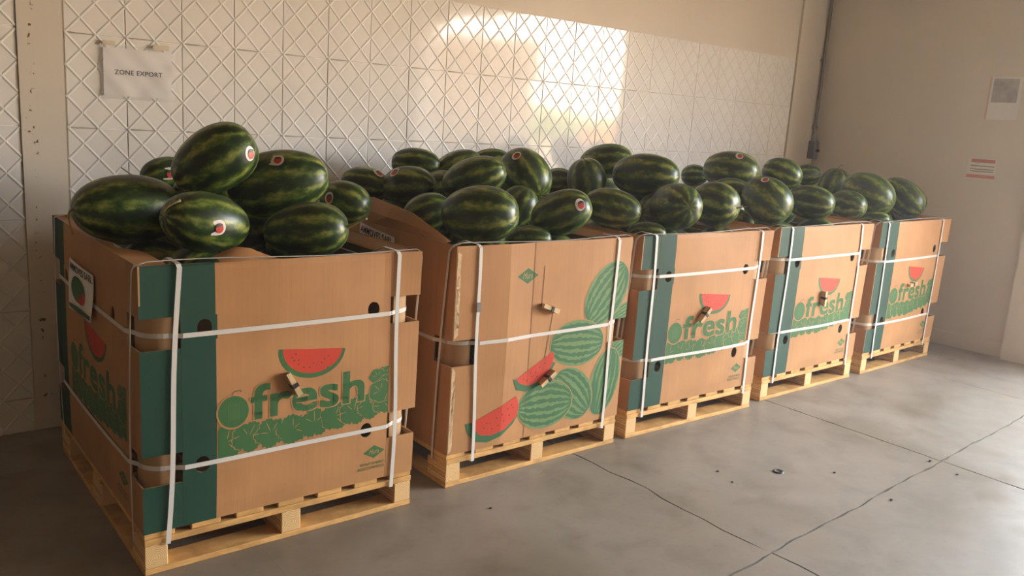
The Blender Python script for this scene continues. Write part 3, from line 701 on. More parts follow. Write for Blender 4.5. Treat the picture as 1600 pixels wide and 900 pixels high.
STR = {0: dict(h=[0.790, 0.352], v=[(0.118, 0.073), (0.902, 0.905)], top=[0.012, 1.13]),
       1: dict(h=[0.612], v=[(0.106, 0.124), (0.902, 0.892)], top=[0.012]),
       2: dict(h=[0.814, 0.392], v=[(0.084, 0.098), (0.908, 0.909)], top=[0.012]),
       3: dict(h=[0.831, 0.402], v=[(0.107, 0.100), (0.872, 0.908)], top=[0.012]),
       4: dict(h=[0.757, 0.332], v=[(0.084, 0.118), (0.877, 0.870)], top=[0.012])}
ORD = ['nearest', 'whole-melon print', 'middle', 'fourth', 'farthest']
def place(o, i):
    (bx, by), th = BINS[i]; o.location = (bx, by, 0); o.rotation_euler = (0, 0, th)
TOPZ = ZP+H
for i in range(5):
    root, front = make_carton(i)
    tag(root, ['large cardboard carton with green corner stripe, nearest of the row, heaped with watermelons',
               'cardboard carton printed with whole green melons and red slices, second in the row',
               'cardboard carton with fresh lettering, middle one of the five',
               'cardboard carton with fresh lettering, fourth of the row from the left',
               'cardboard carton with fresh lettering, farthest one by the corner'][i], 'carton', 'melon cartons in a row')
    d_front = lambda u, z: front.d(u, z-ZP)
    # pegs
    for (u0, z0, u1, z1) in {0: [(.467, .625, .512, .542)], 1: [(.446, .746, .539, .709), (.466, .379, .547, .435)], 2: [(.441, .555, .514, .633)], 3: [(.505, .536, .495, .617)], 4: [(.44, .575, .545, .588)]}[i]:
        pg = peg(root, (u0+u1)/2, (z0+z1)/2-ZP, math.atan2(z1-z0, u1-u0), front)
    if i in (0, 3):
        pass
    # horizontal straps
    for k, z in enumerate(STR[i]['h']):
        pts, nr = loop_pts(z, d_front)
        o = ribbon('packing_strap', pts, nr, 0.0155, 0.0012, STRAP, None, True); place(o, i)
        nm = ('upper ' if k == 0 else 'lower ') if len(STR[i]['h']) > 1 else ''
        tag(o, '%swhite plastic strap running level around the %s carton' % (nm, ORD[i]), 'strap', 'white packing straps')
    # straps over the top, front to back
    for k, (ut, ub) in enumerate(STR[i]['v']):
        pts, nr = [], []
        zt = TOPZ+0.003
        for q in range(15):
            t = q/14; z = 0.098+(zt-0.012-0.098)*t; u = ub+(ut-ub)*t
            pts.append((u+0.004*math.sin(t*7+i), -0.006-max(0, d_front(u, max(z, ZP))) , z)); nr.append((0, -1, 0))
        y0 = -0.006
        pts += [(ut, y0+0.004, zt-0.002), (ut, 0.012, zt+0.001), (ut, 0.10, zt+0.001), (ut, 0.20, zt-0.04), (ut, 0.30, 0.96), (ut, 0.95, 0.96), (ut, 1.08, zt-0.02), (ut, 1.19, zt), (ut, 1.207, zt-0.006)]
        nr += [(0, -1, 1), (0, 0, 1), (0, 0, 1), (0, 0, 1), (0, 0, 1), (0, 0, 1), (0, 0, 1), (0, 0, 1), (0, 1, 1)]
        for q in range(6): pts.append((ut+(ub-ut)*q/5, 1.207, zt-0.02-(zt-0.12)*q/5)); nr.append((0, 1, 0))
        pts += [(ub, 1.19, 0.0965), (ub, 0.02, 0.0965)]; nr += [(0, 0, -1), (0, 0, -1)]
        o = ribbon('packing_strap', pts, nr, 0.0155, 0.0012, STRAP, None, True); place(o, i)
        tag(o, 'white plastic strap down the front of the %s carton near its %s edge' % (ORD[i], 'left' if k == 0 else 'right'), 'strap', 'white packing straps')
        if i == 1 and k == 0:
            bevel_box('metal_seal', ut-.010+.004, ut+.012+.004, -0.006-d_front(.11, .74)-.0045, -0.006-d_front(.11, .74), 0.745, 0.785, SEAL, o, 0.001)
    # straps over the top, left to right
    for k, y in enumerate(STR[i]['top']):
        pts, nr = [], []; zt = TOPZ+0.006; yb = y+0.085 if k == 0 else y-0.03
        for q in range(12):
            t = q/11; yy = yb+(y+.03*(1 if k == 0 else 0)-yb)*t; pts.append((-0.006-0.008*math.sin(math.pi*t), yy, 0.098+(zt-0.03-0.098)*t)); nr.append((-1, 0, 0))
        pts += [(-0.004, y+0.012, zt-0.010), (0.010, y, zt)]; nr += [(-1, 0, .5), (-.5, 0, 1)]
        for q in range(13):
            t = q/12; dip = 0.0 if k == 0 else -0.13*math.sin(math.pi*t)**0.3 if 0 < t < 1 else 0.0
            pts.append((0.03+0.94*t, y+(0.004*math.sin(t*9) if k == 0 else 0), zt+(0.006*math.sin(t*5.0+1+i) if k == 0 else dip))); nr.append((0, 0, 1))
        pts += [(0.992, y, zt-0.001), (1.006, y, zt-0.012)]; nr += [(.5, 0, 1), (1, 0, .5)]
        for q in range(8): t = q/7; pts.append((1.012, y+(yb-y)*t, zt-0.03-(zt-0.03-0.098)*t)); nr.append((1, 0, 0))
        pts += [(0.99, yb, 0.0965), (0.01, yb, 0.0965)]; nr += [(0, 0, -1), (0, 0, -1)]
        o = ribbon('packing_strap', pts, nr, 0.012, 0.0012, STRAP, None, True); place(o, i)
        tag(o, 'white plastic strap across the top %s edge of the %s carton' % ('front' if k == 0 else 'rear', ORD[i]), 'strap', 'white packing straps')

# ------------------------------------------------------------------ watermelons
MEL = [
(0, 'a', (0.144, 0.62, 1.109), 0.125, 0.194, (-0.995, -0.092, 0.028), -1, None),
(0, 'b', (0.281, 0.22, 1.113), 0.101, 0.157, (-0.945, -0.255, 0.203), -1, (0.006, -0.102, -0.005)),
(0, 'c', (0.401, 0.474, 1.302), 0.116, 0.162, (0.735, -0.409, 0.541), 0, (0.08, -0.116, 0.033)),
(0, 'd', (0.65, 0.481, 1.219), 0.126, 0.195, (0.819, -0.526, 0.227), 0, (-0.04, -0.077, 0.093)),
(0, 'e', (0.634, 0.2, 1.076), 0.1, 0.154, (0.763, -0.628, 0.151), 1, None),
(0, 'f', (0.949, 0.5, 1.139), 0.087, 0.107, (0.618, -0.748, -0.243), 0, (-0.085, -0.02, 0.021)),
(0, 'g', (0.391, 1.0, 1.203), 0.071, 0.104, (-0.983, -0.076, -0.166), -1, (-0.009, -0.071, 0.009)),
(1, 'a', (1.347, 1.051, 1.154), 0.088, 0.12, (0.763, -0.638, -0.106), 0, (0.033, -0.063, 0.065)),
(1, 'b', (1.501, 0.893, 1.161), 0.103, 0.134, (0.615, -0.784, 0.081), 0, (-0.082, 0.007, 0.07)),
(1, 'c', (1.693, 1.144, 1.255), 0.083, 0.129, (0.736, -0.677, -0.018), 0, None),
(1, 'd', (1.901, 1.062, 1.235), 0.098, 0.143, (-0.824, 0.335, -0.458), -1, None),
(1, 'e', (2.11, 1.044, 1.284), 0.069, 0.108, (0.793, -0.606, 0.063), 0, None),
(1, 'f', (2.022, 0.65, 1.241), 0.128, 0.152, (0.042, -0.833, -0.552), 1, (-0.079, -0.021, 0.101)),
(1, 'g', (1.668, 0.594, 1.228), 0.102, 0.159, (0.575, -0.711, 0.404), 0, None),
(1, 'h', (1.381, 0.544, 1.083), 0.086, 0.109, (0.793, -0.469, 0.389), 0, None),
(1, 'i', (1.449, 0.244, 1.112), 0.123, 0.169, (0.619, -0.781, 0.088), 0, None),
(1, 'j', (1.89, 0.525, 1.107), 0.093, 0.099, (0.283, -0.341, 0.897), 0, None),
(1, 'k', (1.738, 0.244, 0.993), 0.063, 0.098, (0.764, -0.641, 0.068), 0, None),
(1, 'l', (1.916, 0.244, 1.108), 0.103, 0.147, (0.504, -0.755, 0.42), 0, (-0.001, -0.119, 0.053)),
(2, 'a', (2.994, 1.052, 1.3), 0.105, 0.163, (0.566, -0.809, 0.161), 0, None),
(2, 'b', (2.652, 0.852, 1.202), 0.113, 0.127, (-0.248, 0.088, 0.965), 1, None),
(2, 'c', (2.624, 1.052, 1.174), 0.082, 0.09, (0.741, -0.667, 0.069), 0, None),
(2, 'd', (2.917, 0.652, 1.251), 0.124, 0.192, (0.531, -0.847, 0.031), 0, None),
(2, 'e', (2.361, 0.352, 1.111), 0.097, 0.149, (0.545, -0.831, -0.113), 0, None),
(2, 'f', (2.721, 0.252, 1.124), 0.123, 0.191, (-0.468, -0.877, 0.114), 0, None),
(2, 'g', (3.07, 0.272, 1.131), 0.123, 0.14, (0.208, -0.977, -0.044), 1, None),
(2, 'h', (2.52, 0.252, 0.987), 0.065, 0.101, (0.669, -0.738, 0.085), 0, None),
(2, 'i', (3.844, 1.052, 1.222), 0.073, 0.09, (0.628, -0.774, 0.077), 0, None),
(3, 'a', (3.782, 0.715, 1.281), 0.126, 0.178, (0.364, -0.93, -0.048), 0, (-0.04, -0.079, 0.098)),
(3, 'b', (4.198, 0.615, 1.274), 0.105, 0.132, (0.287, -0.926, -0.244), 0, None),
(3, 'c', (3.618, 0.315, 1.141), 0.136, 0.158, (0.117, -0.852, -0.51), 0, (-0.061, -0.011, 0.125)),
(3, 'd', (5.308, 1.115, 1.233), 0.086, 0.101, (0.527, -0.846, 0.083), 0, None),
(3, 'e', (4.175, 0.365, 1.118), 0.11, 0.149, (0.276, -0.959, -0.059), 0, None),
(3, 'f', (3.592, 0.565, 1.156), 0.094, 0.129, (0.597, -0.798, 0.084), 0, None),
(4, 'a', (5.204, 0.815, 1.179), 0.121, 0.131, (-0.065, -0.135, 0.989), 1, None),
(4, 'b', (4.982, 0.425, 1.156), 0.148, 0.189, (0.099, -0.95, -0.295), 0, None),
(4, 'c', (4.629, 0.365, 1.095), 0.099, 0.13, (-0.115, -0.989, -0.093), 0, None),
(4, 'd', (5.435, 0.395, 1.137), 0.122, 0.175, (0.163, -0.803, -0.574), 0, None),
(4, 'e', (4.817, 0.265, 1.0), 0.065, 0.101, (0.467, -0.878, 0.106), 0, None),
(0, 'z', (0.637, 0.71, 1.019), 0.11, 0.116, (0.8, -0.6, 0.1), 0, None),
(0, 'z', (0.379, 0.63, 1.169), 0.07, 0.076, (0.8, -0.6, 0.1), 0, None),
(0, 'z', (0.591, 0.93, 1.114), 0.12, 0.13, (0.8, -0.6, 0.1), 0, None),
(1, 'z', (1.712, 0.93, 1.132), 0.11, 0.119, (0.8, -0.6, 0.1), 0, None),
(2, 'z', (3.032, 0.78, 1.074), 0.12, 0.13, (0.8, -0.6, 0.1), 0, None),
(2, 'z', (2.597, 0.63, 1.003), 0.11, 0.119, (0.8, -0.6, 0.1), 0, None),
(3, 'z', (3.949, 0.63, 1.139), 0.1, 0.108, (0.8, -0.6, 0.1), 0, None),
(0, 'z', (0.385, 0.450, 1.062), 0.102, 0.112, (-0.983, -0.185, 0), 0, None),
(2, 'z', (2.949, 1.041, 1.079), 0.125, 0.135, (0.897, 0.442, 0), 0, None),
(1, 'z', (2.061, 0.969, 1.128), 0.115, 0.124, (-0.403, 0.915, 0), 0, None),
(1, 'z', (1.989, 0.913, 0.91), 0.125, 0.135, (0.256, 0.967, 0), 0, None),
(3, 'z', (3.744, 0.689, 1.038), 0.125, 0.135, (0.338, 0.941, 0), 0, None),
(3, 'z', (4.202, 0.627, 1.048), 0.125, 0.135, (-0.814, 0.58, 0), 0, None),
(1, 'z', (1.586, 1.093, 1.114), 0.105, 0.113, (0.623, 0.782, 0), 0, None),
(1, 'z', (1.677, 1.026, 0.918), 0.125, 0.135, (0.305, -0.952, 0), 0, None),
(2, 'z', (2.907, 0.511, 1.051), 0.125, 0.135, (-0.991, 0.135, 0), 0, None),
(1, 'z', (2.043, 0.664, 0.993), 0.125, 0.135, (0.403, 0.915, 0), 0, None),
(1, 'z', (1.893, 1.094, 1.029), 0.115, 0.124, (-0.87, -0.493, 0), 0, None),
(4, 'z', (5.277, 1.102, 1.029), 0.125, 0.135, (0.715, 0.699, 0), 0, None),
(1, 'z', (1.592, 0.563, 1.021), 0.125, 0.135, (0.722, 0.692, 0), 0, None),
(3, 'z', (3.832, 1.019, 1.031), 0.125, 0.135, (-0.766, 0.643, 0), 0, None),
(0, 'z', (0.735, 0.457, 0.988), 0.125, 0.135, (0.848, -0.53, 0), 0, None),
(0, 'z', (0.298, 1.027, 1.037), 0.125, 0.135, (0.848, -0.53, 0), 0, None),
(2, 'z', (2.588, 0.854, 0.977), 0.125, 0.135, (0.999, -0.053, 0), 0, None),
(4, 'z', (5.342, 0.834, 0.981), 0.125, 0.135, (0.961, 0.276, 0), 0, None),
(2, 'z', (2.603, 1.095, 0.977), 0.125, 0.135, (-0.609, -0.793, 0), 0, None),
(0, 'z', (0.407, 0.705, 0.996), 0.125, 0.135, (-0.755, 0.656, 0), 0, None),
(1, 'z', (1.381, 0.909, 0.972), 0.125, 0.135, (0.965, -0.261, 0), 0, None),
(4, 'z', (5.154, 0.441, 0.95), 0.125, 0.135, (0.982, 0.188, 0), 0, None),
(3, 'z', (3.603, 0.516, 0.947), 0.125, 0.135, (-0.906, -0.422, 0), 0, None),
(1, 'z', (1.319, 1.117, 0.99), 0.095, 0.103, (-0.691, -0.723, 0), 0, None),
(3, 'z', (3.695, 0.271, 0.9), 0.125, 0.135, (0.515, -0.857, 0), 0, None),
(3, 'z', (3.959, 0.646, 0.919), 0.125, 0.135, (-0.43, 0.903, 0), 0, None),
(0, 'z', (0.889, 0.587, 1.009), 0.085, 0.092, (-0.352, -0.936, 0), 0, None),
(4, 'z', (5.398, 0.554, 0.957), 0.125, 0.135, (-0.899, -0.438, 0), 0, None),
(1, 'z', (1.684, 0.777, 0.962), 0.125, 0.135, (-0.934, 0.358, 0), 0, None),
(2, 'z', (3.085, 0.232, 0.891), 0.125, 0.135, (-0.753, -0.658, 0), 0, None),
(2, 'z', (2.704, 0.307, 0.887), 0.125, 0.135, (-0.817, -0.576, 0), 0, None),
(3, 'z', (4.228, 0.332, 0.896), 0.125, 0.135, (0.448, -0.894, 0), 0, None),
(0, 'z', (0.551, 0.964, 0.879), 0.125, 0.135, (0.16, -0.987, 0), 0, None),
(0, 'z', (0.265, 0.267, 0.897), 0.125, 0.135, (-0.806, -0.592, 0), 0, None),
(1, 'z', (1.549, 0.324, 0.904), 0.125, 0.135, (0.219, 0.976, 0), 0, None),
(2, 'z', (2.448, 0.464, 0.945), 0.125, 0.135, (-0.244, 0.97, 0), 0, None),
(0, 'z', (0.227, 0.602, 0.878), 0.125, 0.135, (0.907, -0.42, 0), 0, None),
(1, 'z', (1.904, 0.241, 0.884), 0.125, 0.135, (0.9, 0.435, 0), 0, None),
(1, 'z', (1.823, 0.536, 0.904), 0.125, 0.135, (0.946, -0.324, 0), 0, None),
(4, 'z', (4.701, 0.454, 0.907), 0.125, 0.135, (-0.207, 0.978, 0), 0, None),
(1, 'z', (1.342, 0.553, 0.88), 0.125, 0.135, (0.901, -0.435, 0), 0, None),
(0, 'z', (0.557, 0.283, 0.84), 0.112, 0.129, (-0.959, 0.283, 0), 0, None),
(0, 'z', (0.824, 0.261, 0.83), 0.102, 0.118, (-0.352, -0.936, 0), 0, None),
(0, 'z', (0.168, 0.851, 0.836), 0.108, 0.124, (-0.314, 0.95, 0), 0, None),
(0, 'z', (0.822, 0.931, 0.835), 0.107, 0.123, (-0.632, -0.775, 0), 0, None),
(0, 'z', (0.814, 0.688, 0.839), 0.111, 0.128, (-0.534, -0.845, 0), 0, None),
(1, 'z', (2.051, 0.459, 0.833), 0.105, 0.121, (-0.823, -0.568, 0), 0, None),
(1, 'z', (1.48, 0.734, 0.835), 0.107, 0.123, (-0.196, -0.981, 0), 0, None),
(1, 'z', (1.338, 0.277, 0.831), 0.103, 0.118, (-0.67, 0.743, 0), 0, None),
(2, 'z', (2.872, 0.77, 0.829), 0.101, 0.116, (-0.979, -0.205, 0), 0, None),
(2, 'z', (3.05, 1.0, 0.842), 0.114, 0.131, (-0.878, -0.479, 0), 0, None),
(2, 'z', (2.731, 0.566, 0.834), 0.106, 0.122, (-0.056, 0.998, 0), 0, None),
(2, 'z', (3.115, 0.552, 0.841), 0.113, 0.13, (0.525, 0.851, 0), 0, None),
(2, 'z', (2.791, 1.03, 0.829), 0.101, 0.116, (-1.0, -0.011, 0), 0, None),
(3, 'z', (3.562, 0.773, 0.83), 0.102, 0.117, (-0.98, -0.197, 0), 0, None),
(3, 'z', (3.983, 0.303, 0.834), 0.106, 0.122, (-0.959, 0.282, 0), 0, None),
(3, 'z', (4.142, 0.86, 0.842), 0.114, 0.131, (0.932, -0.363, 0), 0, None),
(3, 'z', (3.607, 0.979, 0.831), 0.103, 0.119, (-0.227, -0.974, 0), 0, None),
(3, 'z', (3.786, 0.835, 0.829), 0.101, 0.116, (0.455, -0.89, 0), 0, None),
(4, 'z', (4.953, 0.411, 0.837), 0.109, 0.125, (-0.348, -0.938, 0), 0, None),
(4, 'z', (5.063, 1.008, 0.845), 0.117, 0.134, (-0.185, 0.983, 0), 0, None),
(4, 'z', (5.174, 0.663, 0.845), 0.117, 0.134, (-0.271, -0.963, 0), 0, None),
(4, 'z', (4.697, 1.043, 0.843), 0.115, 0.132, (0.099, 0.995, 0), 0, None),
(4, 'z', (4.721, 0.739, 0.845), 0.117, 0.134, (-0.831, -0.556, 0), 0, None),
]
ORDN = ['nearest carton', 'whole-melon print carton', 'middle carton', 'fourth carton', 'farthest carton']
MLAB = {
 '0a': 'big long watermelon on the left rim of the nearest carton', '0b': 'watermelon with curled stem and round sticker at the front left of the nearest carton',
 '0c': 'topmost pear-shaped watermelon standing tilted on the nearest heap', '0d': 'large sunlit oval watermelon with sticker on top, high on the nearest heap',
 '0e': 'dark watermelon with long stem pointing right at the nearest front rim', '0f': 'watermelon with sticker at the right end of the nearest heap',
 '0g': 'small watermelon with thin curly stem peeking out at the back of the nearest heap',
 '1a': 'dark stickered watermelon leftmost at the back of the second carton', '1b': 'dark round stickered watermelon behind the standing cardboard flap',
 '1c': 'striped watermelon highest at the back left of the second carton', '1d': 'dark watermelon with short stem in the back middle of the second carton',
 '1e': 'watermelon crown just showing at the very back of the second carton', '1f': 'big dark watermelon with sticker and stem at the right back of the second carton',
 '1g': 'striped watermelon resting on top of the big front melon of the second carton', '1h': 'half hidden watermelon by the bent flap at the left of the second carton',
 '1i': 'big striped watermelon at the front left corner of the second carton', '1j': 'watermelon wedged behind the big front melon in the second carton',
 '1k': 'low watermelon barely rising above the front rim of the second carton', '1l': 'stickered mottled watermelon at the front right of the second carton',
 '2a': 'watermelon highest at the back of the middle carton', '2b': 'dark round watermelon with upright stem at the back left of the middle carton',
 '2c': 'small dark watermelon in the rear left gap of the middle carton', '2d': 'long big watermelon lying on top of the middle carton heap',
 '2e': 'dark watermelon at the front left of the middle carton', '2f': 'watermelon with its blossom end facing out at the middle carton front',
 '2g': 'watermelon with stem end pointing right at the right of the middle carton', '2h': 'low watermelon under the front ones of the middle carton',
 '2i': 'small watermelon showing at the back of the fourth carton', '3a': 'big stickered watermelon on top of the fourth carton',
 '3b': 'watermelon perched high at the right of the fourth carton', '3c': 'tall stickered watermelon at the front left of the fourth carton',
 '3d': 'small dark watermelon at the back of the farthest carton', '3e': 'smooth dark watermelon at the front right of the fourth carton',
 '3f': 'half hidden watermelon at the left of the fourth carton heap', '4a': 'round watermelon with upright stem at the rear of the farthest carton',
 '4b': 'large striped watermelon in the middle of the farthest carton', '4c': 'small watermelon at the front left of the farthest carton',
 '4d': 'tilted pale-striped watermelon at the right end of the whole row', '4e': 'low watermelon under the large one in the farthest carton'}
def melon(tagk, P, r, a, ax, stem, sticker, group, label, seed):
    rnd = random.Random(seed); nu, nv = 32, 20; V, Fc = [], []
    pear = {'0c': 0.13, '3c': 0.06, '4d': 0.10, '0d': -0.05, '0e': 0.10}.get(tagk, rnd.uniform(-0.05, 0.05))
    rib = rnd.uniform(0.003, 0.008); ph = rnd.uniform(0, 6)
    def rad(t): return r*(math.sin(t)**0.88)*(1+pear*math.cos(t))
    def zz(t):
        c = math.cos(t); return a*c*(1-0.035*math.exp(-(math.sin(t)/0.16)**2))
    V.append((0, 0, zz(0.0)))
    for j in range(1, nv):
        t = math.pi*j/nv
        for k in range(nu):
            th = 2*math.pi*k/nu; q = rad(t)*(1+rib*math.cos(10*th+ph)); V.append((q*math.cos(th), q*math.sin(th), zz(t)))
    V.append((0, 0, zz(math.pi)))
    for k in range(nu): Fc.append((0, 1+k, 1+(k+1) % nu))
    for j in range(nv-2):
        for k in range(nu): p = 1+j*nu; Fc.append((p+k, p+nu+k, p+nu+(k+1) % nu, p+(k+1) % nu))
    e = len(V)-1; p = 1+(nv-2)*nu
    for k in range(nu): Fc.append((p+k, e, p+(k+1) % nu))
    o = link_mesh('watermelon', V, Fc, MELON, None, True)
    qt = Vector((0, 0, 1)).rotation_difference(Vector(ax)) @ Quaternion((0, 0, 1), rnd.uniform(0, 6.28))
    o.rotation_mode = 'QUATERNION'; o.rotation_quaternion = qt; o.location = P
    tag(o, label, 'watermelon', group)
    inv = qt.inverted()
    if stem:
        L = {'0b': 0.085, '0e': 0.075, '0g': 0.085, '0a': 0.08}.get(tagk, 0.05)
        up = inv @ Vector((0, 0, 1)); sd = inv @ Vector((0.3, -0.6, 0.2)); top = Vector((0, 0, zz(0)))
        if tagk == '0b': bend = (inv @ Vector((0.95, -0.45, 0.85)))
        elif tagk == '0g': bend = (inv @ Vector((-0.5, 0, 0.9)))
        elif tagk == '0a': bend = (inv @ Vector((0.35, -0.5, -0.9)))
        else: bend = (up*0.6+sd).normalized()
        pts = []
        for k in range(9):
            t = k/8; pts.append(top-Vector((0, 0, 0.006))+Vector((0, 0, 1))*L*t*(1-0.45*t)+bend*L*0.9*t*t+up*(-0.02*t**4))
        v, f = tube(pts, [(0.0075 if tagk in ('0b', '0e') else 0.0055)-0.0028*min(1, k/5) for k in range(9)], 7); link_mesh('stem', v, f, STEM, o, True)
    else:
        # dried blossom scar on the end
        v = []; n = 10; s = -1
        zt_ = abs(zz(math.pi)); v = [(0.006*math.cos(k*6.283/n), 0.006*math.sin(k*6.283/n), -zt_+0.001) for k in range(n)]+[(0.0035*math.cos(k*6.283/n), 0.0035*math.sin(k*6.283/n), -zt_-0.003) for k in range(n)]
        f = [(k, n+k, n+(k+1) % n, (k+1) % n) for k in range(n)]+[tuple(range(n, 2*n))]
        link_mesh('blossom_scar', v, f, STEM, o)
    if sticker:
        c = inv @ Vector(sticker); 
        def surf(p, lift):
            # push p radially to the melon surface
            best = None; d = p.normalized(); lo, hi = 0.0, 0.4
            for _ in range(30):
                m = (lo+hi)/2; q = d*m; h = q.z/a
                if abs(h) >= 1: hi = m; continue
                t = math.acos(max(-1, min(1, h)))
                if math.hypot(q.x, q.y) > rad(t): hi = m
                else: lo = m
            return d*(lo+lift)
        nrm = Vector((c.x/r**2, c.y/r**2, c.z/a**2)).normalized(); upl = inv @ Vector((0, 0, 1)); t1 = upl.cross(nrm)
        t1 = t1.normalized() if t1.length > 0.1 else nrm.orthogonal().normalized(); t2 = nrm.cross(t1)
        def patch(name, shape, mat, lift, par):
            v = [surf(c+t1*x+t2*y, lift) for x, y in shape]; v.append(surf(c+t1*sum(x for x, _ in shape)/len(shape)+t2*sum(y for _, y in shape)/len(shape), lift+0.0004)); n = len(shape)
            return link_mesh(name, v, [(k, (k+1) % n, n) for k in range(n)], mat, par, True)
        k_ = 1.0 if tagk[0] == '0' else 1.1
        body = [(x*k_, y*k_) for x, y in ell(0, 0, 0.021, 0.026, 0, 24)]
        if tagk in ('0b', '0d', '0g'): body = [(-0.026*k_, -0.026*k_), (-0.006*k_, -0.027*k_)]+[(x*k_, y*k_) for x, y in ell(0.004, 0, 0.022, 0.026, 0, 16, -1.7, 1.7)]+[(-0.018*k_, 0.024*k_)]
        s = patch('sticker', body, STK_W, 0.0012, o)
        patch('sticker_print', [(x*k_, y*k_) for x, y in ell(0.003, -0.002, 0.014, 0.017, 0, 20)], STK_R, 0.0026, s)
        patch('sticker_print', [(x*k_, y*k_) for x, y in ell(0.003, 0.004, 0.0125, 0.010, 0.3, 16, 0, 3.14)], STK_G, 0.0036, s)
    return o
for k, (b, nm, P, r, a, ax, st, stk) in enumerate(MEL):
    key = '%d%s' % (b, nm)
    if nm == 'z': lab = 'shadowed watermelon buried deep in the heap of the %s' % ORDN[b]
    else: lab = MLAB[key]
    bb = {'2i': 3, '3d': 4}.get(key, b)
    melon(key, P, r, a, ax, st, stk, 'watermelons heaped in the %s' % ORDN[bb], lab, 100+k)

# ------------------------------------------------------------------ notices
def paper_sheet(name, corners, nx, nz, wave, thick=0.0006):
    """corners: TL, TR, BR, BL; returns verts/faces of a rippled sheet; wave(s,t) offsets along normal"""
    TL, TR, BR, BL = [Vector(c) for c in corners]; nrm = (TR-TL).cross(BL-TL).normalized()*-1
    P = lambda s, t: (TL*(1-s)+TR*s)*(1-t)+(BL*(1-s)+BR*s)*t
    V = [P(a/nx, b/nz)+nrm*wave(a/nx, b/nz) for b in range(nz+1) for a in range(nx+1)]; n = len(V)
    Fc = [(b*(nx+1)+a, (b+1)*(nx+1)+a, (b+1)*(nx+1)+a+1, b*(nx+1)+a+1) for b in range(nz) for a in range(nx)]
    return V+[v-nrm*thick for v in V], Fc+[tuple(n+q for q in reversed(f)) for f in Fc], lambda s, t, e: P(s, t)+nrm*(wave(s, t)+e)
def on_sheet(name, vf, Pf, mat, parent, e=0.0008):
    v, f = vf; return link_mesh(name, [Pf(x, 1-y, e) for x, y in v], f, mat, parent)
yz = YW-0.006
wv = lambda s, t: 0.006+0.0022*math.sin(s*7+t*3)*math.sin(t*6-s*3)+0.0008*math.sin(s*17-t*11)+0.010*max(0, s-0.72)*math.sin(t*8+s*4)
v, f, Pf = paper_sheet('zone', [(0.277, yz, 1.710), (0.569, yz, 1.711), (0.563, yz, 1.504), (0.276, yz, 1.503)], 36, 26, wv)
zo = link_mesh('paper_sign', v, f, PAPER, None, True); tag(zo, 'white paper sign reading ZONE EXPORT in a plastic sleeve on the tiled wall', 'sign')
tv, tf = fit(text_mesh('ZONE EXPORT', 0.018, spacing=1.08), 0.155, 0.855, 0.455, 0.555)
# cut the letters finely so that they follow the ripples
bm = bmesh.new(); vs = [bm.verts.new((p[0], p[1], 0)) for p in tv]
for fc in tf:
    try: bm.faces.new([vs[q] for q in fc])
    except ValueError: pass
for k in range(1, 40): bmesh.ops.bisect_plane(bm, geom=list(bm.verts)+list(bm.edges)+list(bm.faces), plane_co=(k/40, 0, 0), plane_no=(1, 0, 0), dist=1e-6)
bm.verts.index_update(); on_sheet('lettering', ([(q.co.x, q.co.y) for q in bm.verts], [tuple(q.index for q in fc.verts) for fc in bm.faces]), Pf, INK_K, zo, 0.0010); bm.free()
v, f, _ = paper_sheet('sl', [(0.262, yz-.006, 1.722), (0.585, yz-.006, 1.724), (0.580, yz-.006, 1.492), (0.262, yz-.006, 1.490)], 30, 22, lambda s, t: wv(s, t)+0.003+0.0012*math.sin(s*11+t*7), 0.0003)
link_mesh('plastic_sleeve', v, f, PLASTIC, zo, True)
for (x, z, w, h) in ((0.30, 1.728, .05, .02), (0.52, 1.728, .07, .022)):
    v, f, _ = paper_sheet('tp', [(x-w/2, yz-.012, z+h/2), (x+w/2, yz-.012, z+h/2), (x+w/2, yz-.012, z-h/2), (x-w/2, yz-.012, z-h/2)], 4, 3, lambda s, t: 0.001, 0.0006)
    link_mesh('tape', v, f, TAPE, zo)
# company sheets hanging on the left sides of the first two cartons
def company_sheet(corners, label, wave):
    v, f, Pf = paper_sheet('cs', corners, 16, 12, wave); o = link_mesh('printed_sheet', v, f, PAPER, None, True); tag(o, label, 'sheet', 'printed sheets on carton sides')
    on_sheet('lettering', fit(text_mesh('AMMOVES SARL', 0.02), 0.04, 0.96, 0.80, 0.95), Pf, INK_K, o, 0.0012)
    on_sheet('melon_print', (ell(0.40, 0.47, 0.26, 0.27, 0, 28), [tuple(range(28))]), Pf, INK_GD, o, 0.0016)
    on_sheet('slice_flesh_print', (ell(0.50, 0.36, 0.17, 0.17, 0.5, 24, math.pi*0.9, math.pi*2.1), [tuple(range(24))]), Pf, INK_R, o, 0.0022)
    on_sheet('footer_print', ([(0.03, 0.03), (0.97, 0.03), (0.97, 0.12), (0.03, 0.12)], [(0, 1, 2, 3)]), Pf, INK_G, o, 0.0012)
    return o
company_sheet([(-0.014, 0.839, 0.905), (-0.016, 0.489, 0.898), (-0.022, 0.474, 0.735), (-0.018, 0.829, 0.715)], 'white printed sheet with a melon picture on the left side of the nearest carton', lambda s, t: 0.004*math.sin(s*4+t*3)+0.006*t*t)
company_sheet([(1.186, 0.80, 1.012), (1.184, 0.50, 0.985), (1.180, 0.50, 0.80), (1.180, 0.80, 0.80)], 'printed sheet tucked low between the first two cartons', lambda s, t: 0.004*math.sin(s*4+t*3))
def wall_rect(s0, s1, z0, z1, t): return [rw(s0, t, z1), rw(s1, t, z1), rw(s1, t, z0), rw(s0, t, z0)]
def flat_rect(name, s0, s1, z0, z1, t, mat, parent, th=0.0006):
    a = Acc(); rbox(a, s0, s1, t, t+th, z0, z1); return a.build(name, mat, parent)
NPAPER = plain('cream_notice_paper', S(232, 222, 208), 0.6)
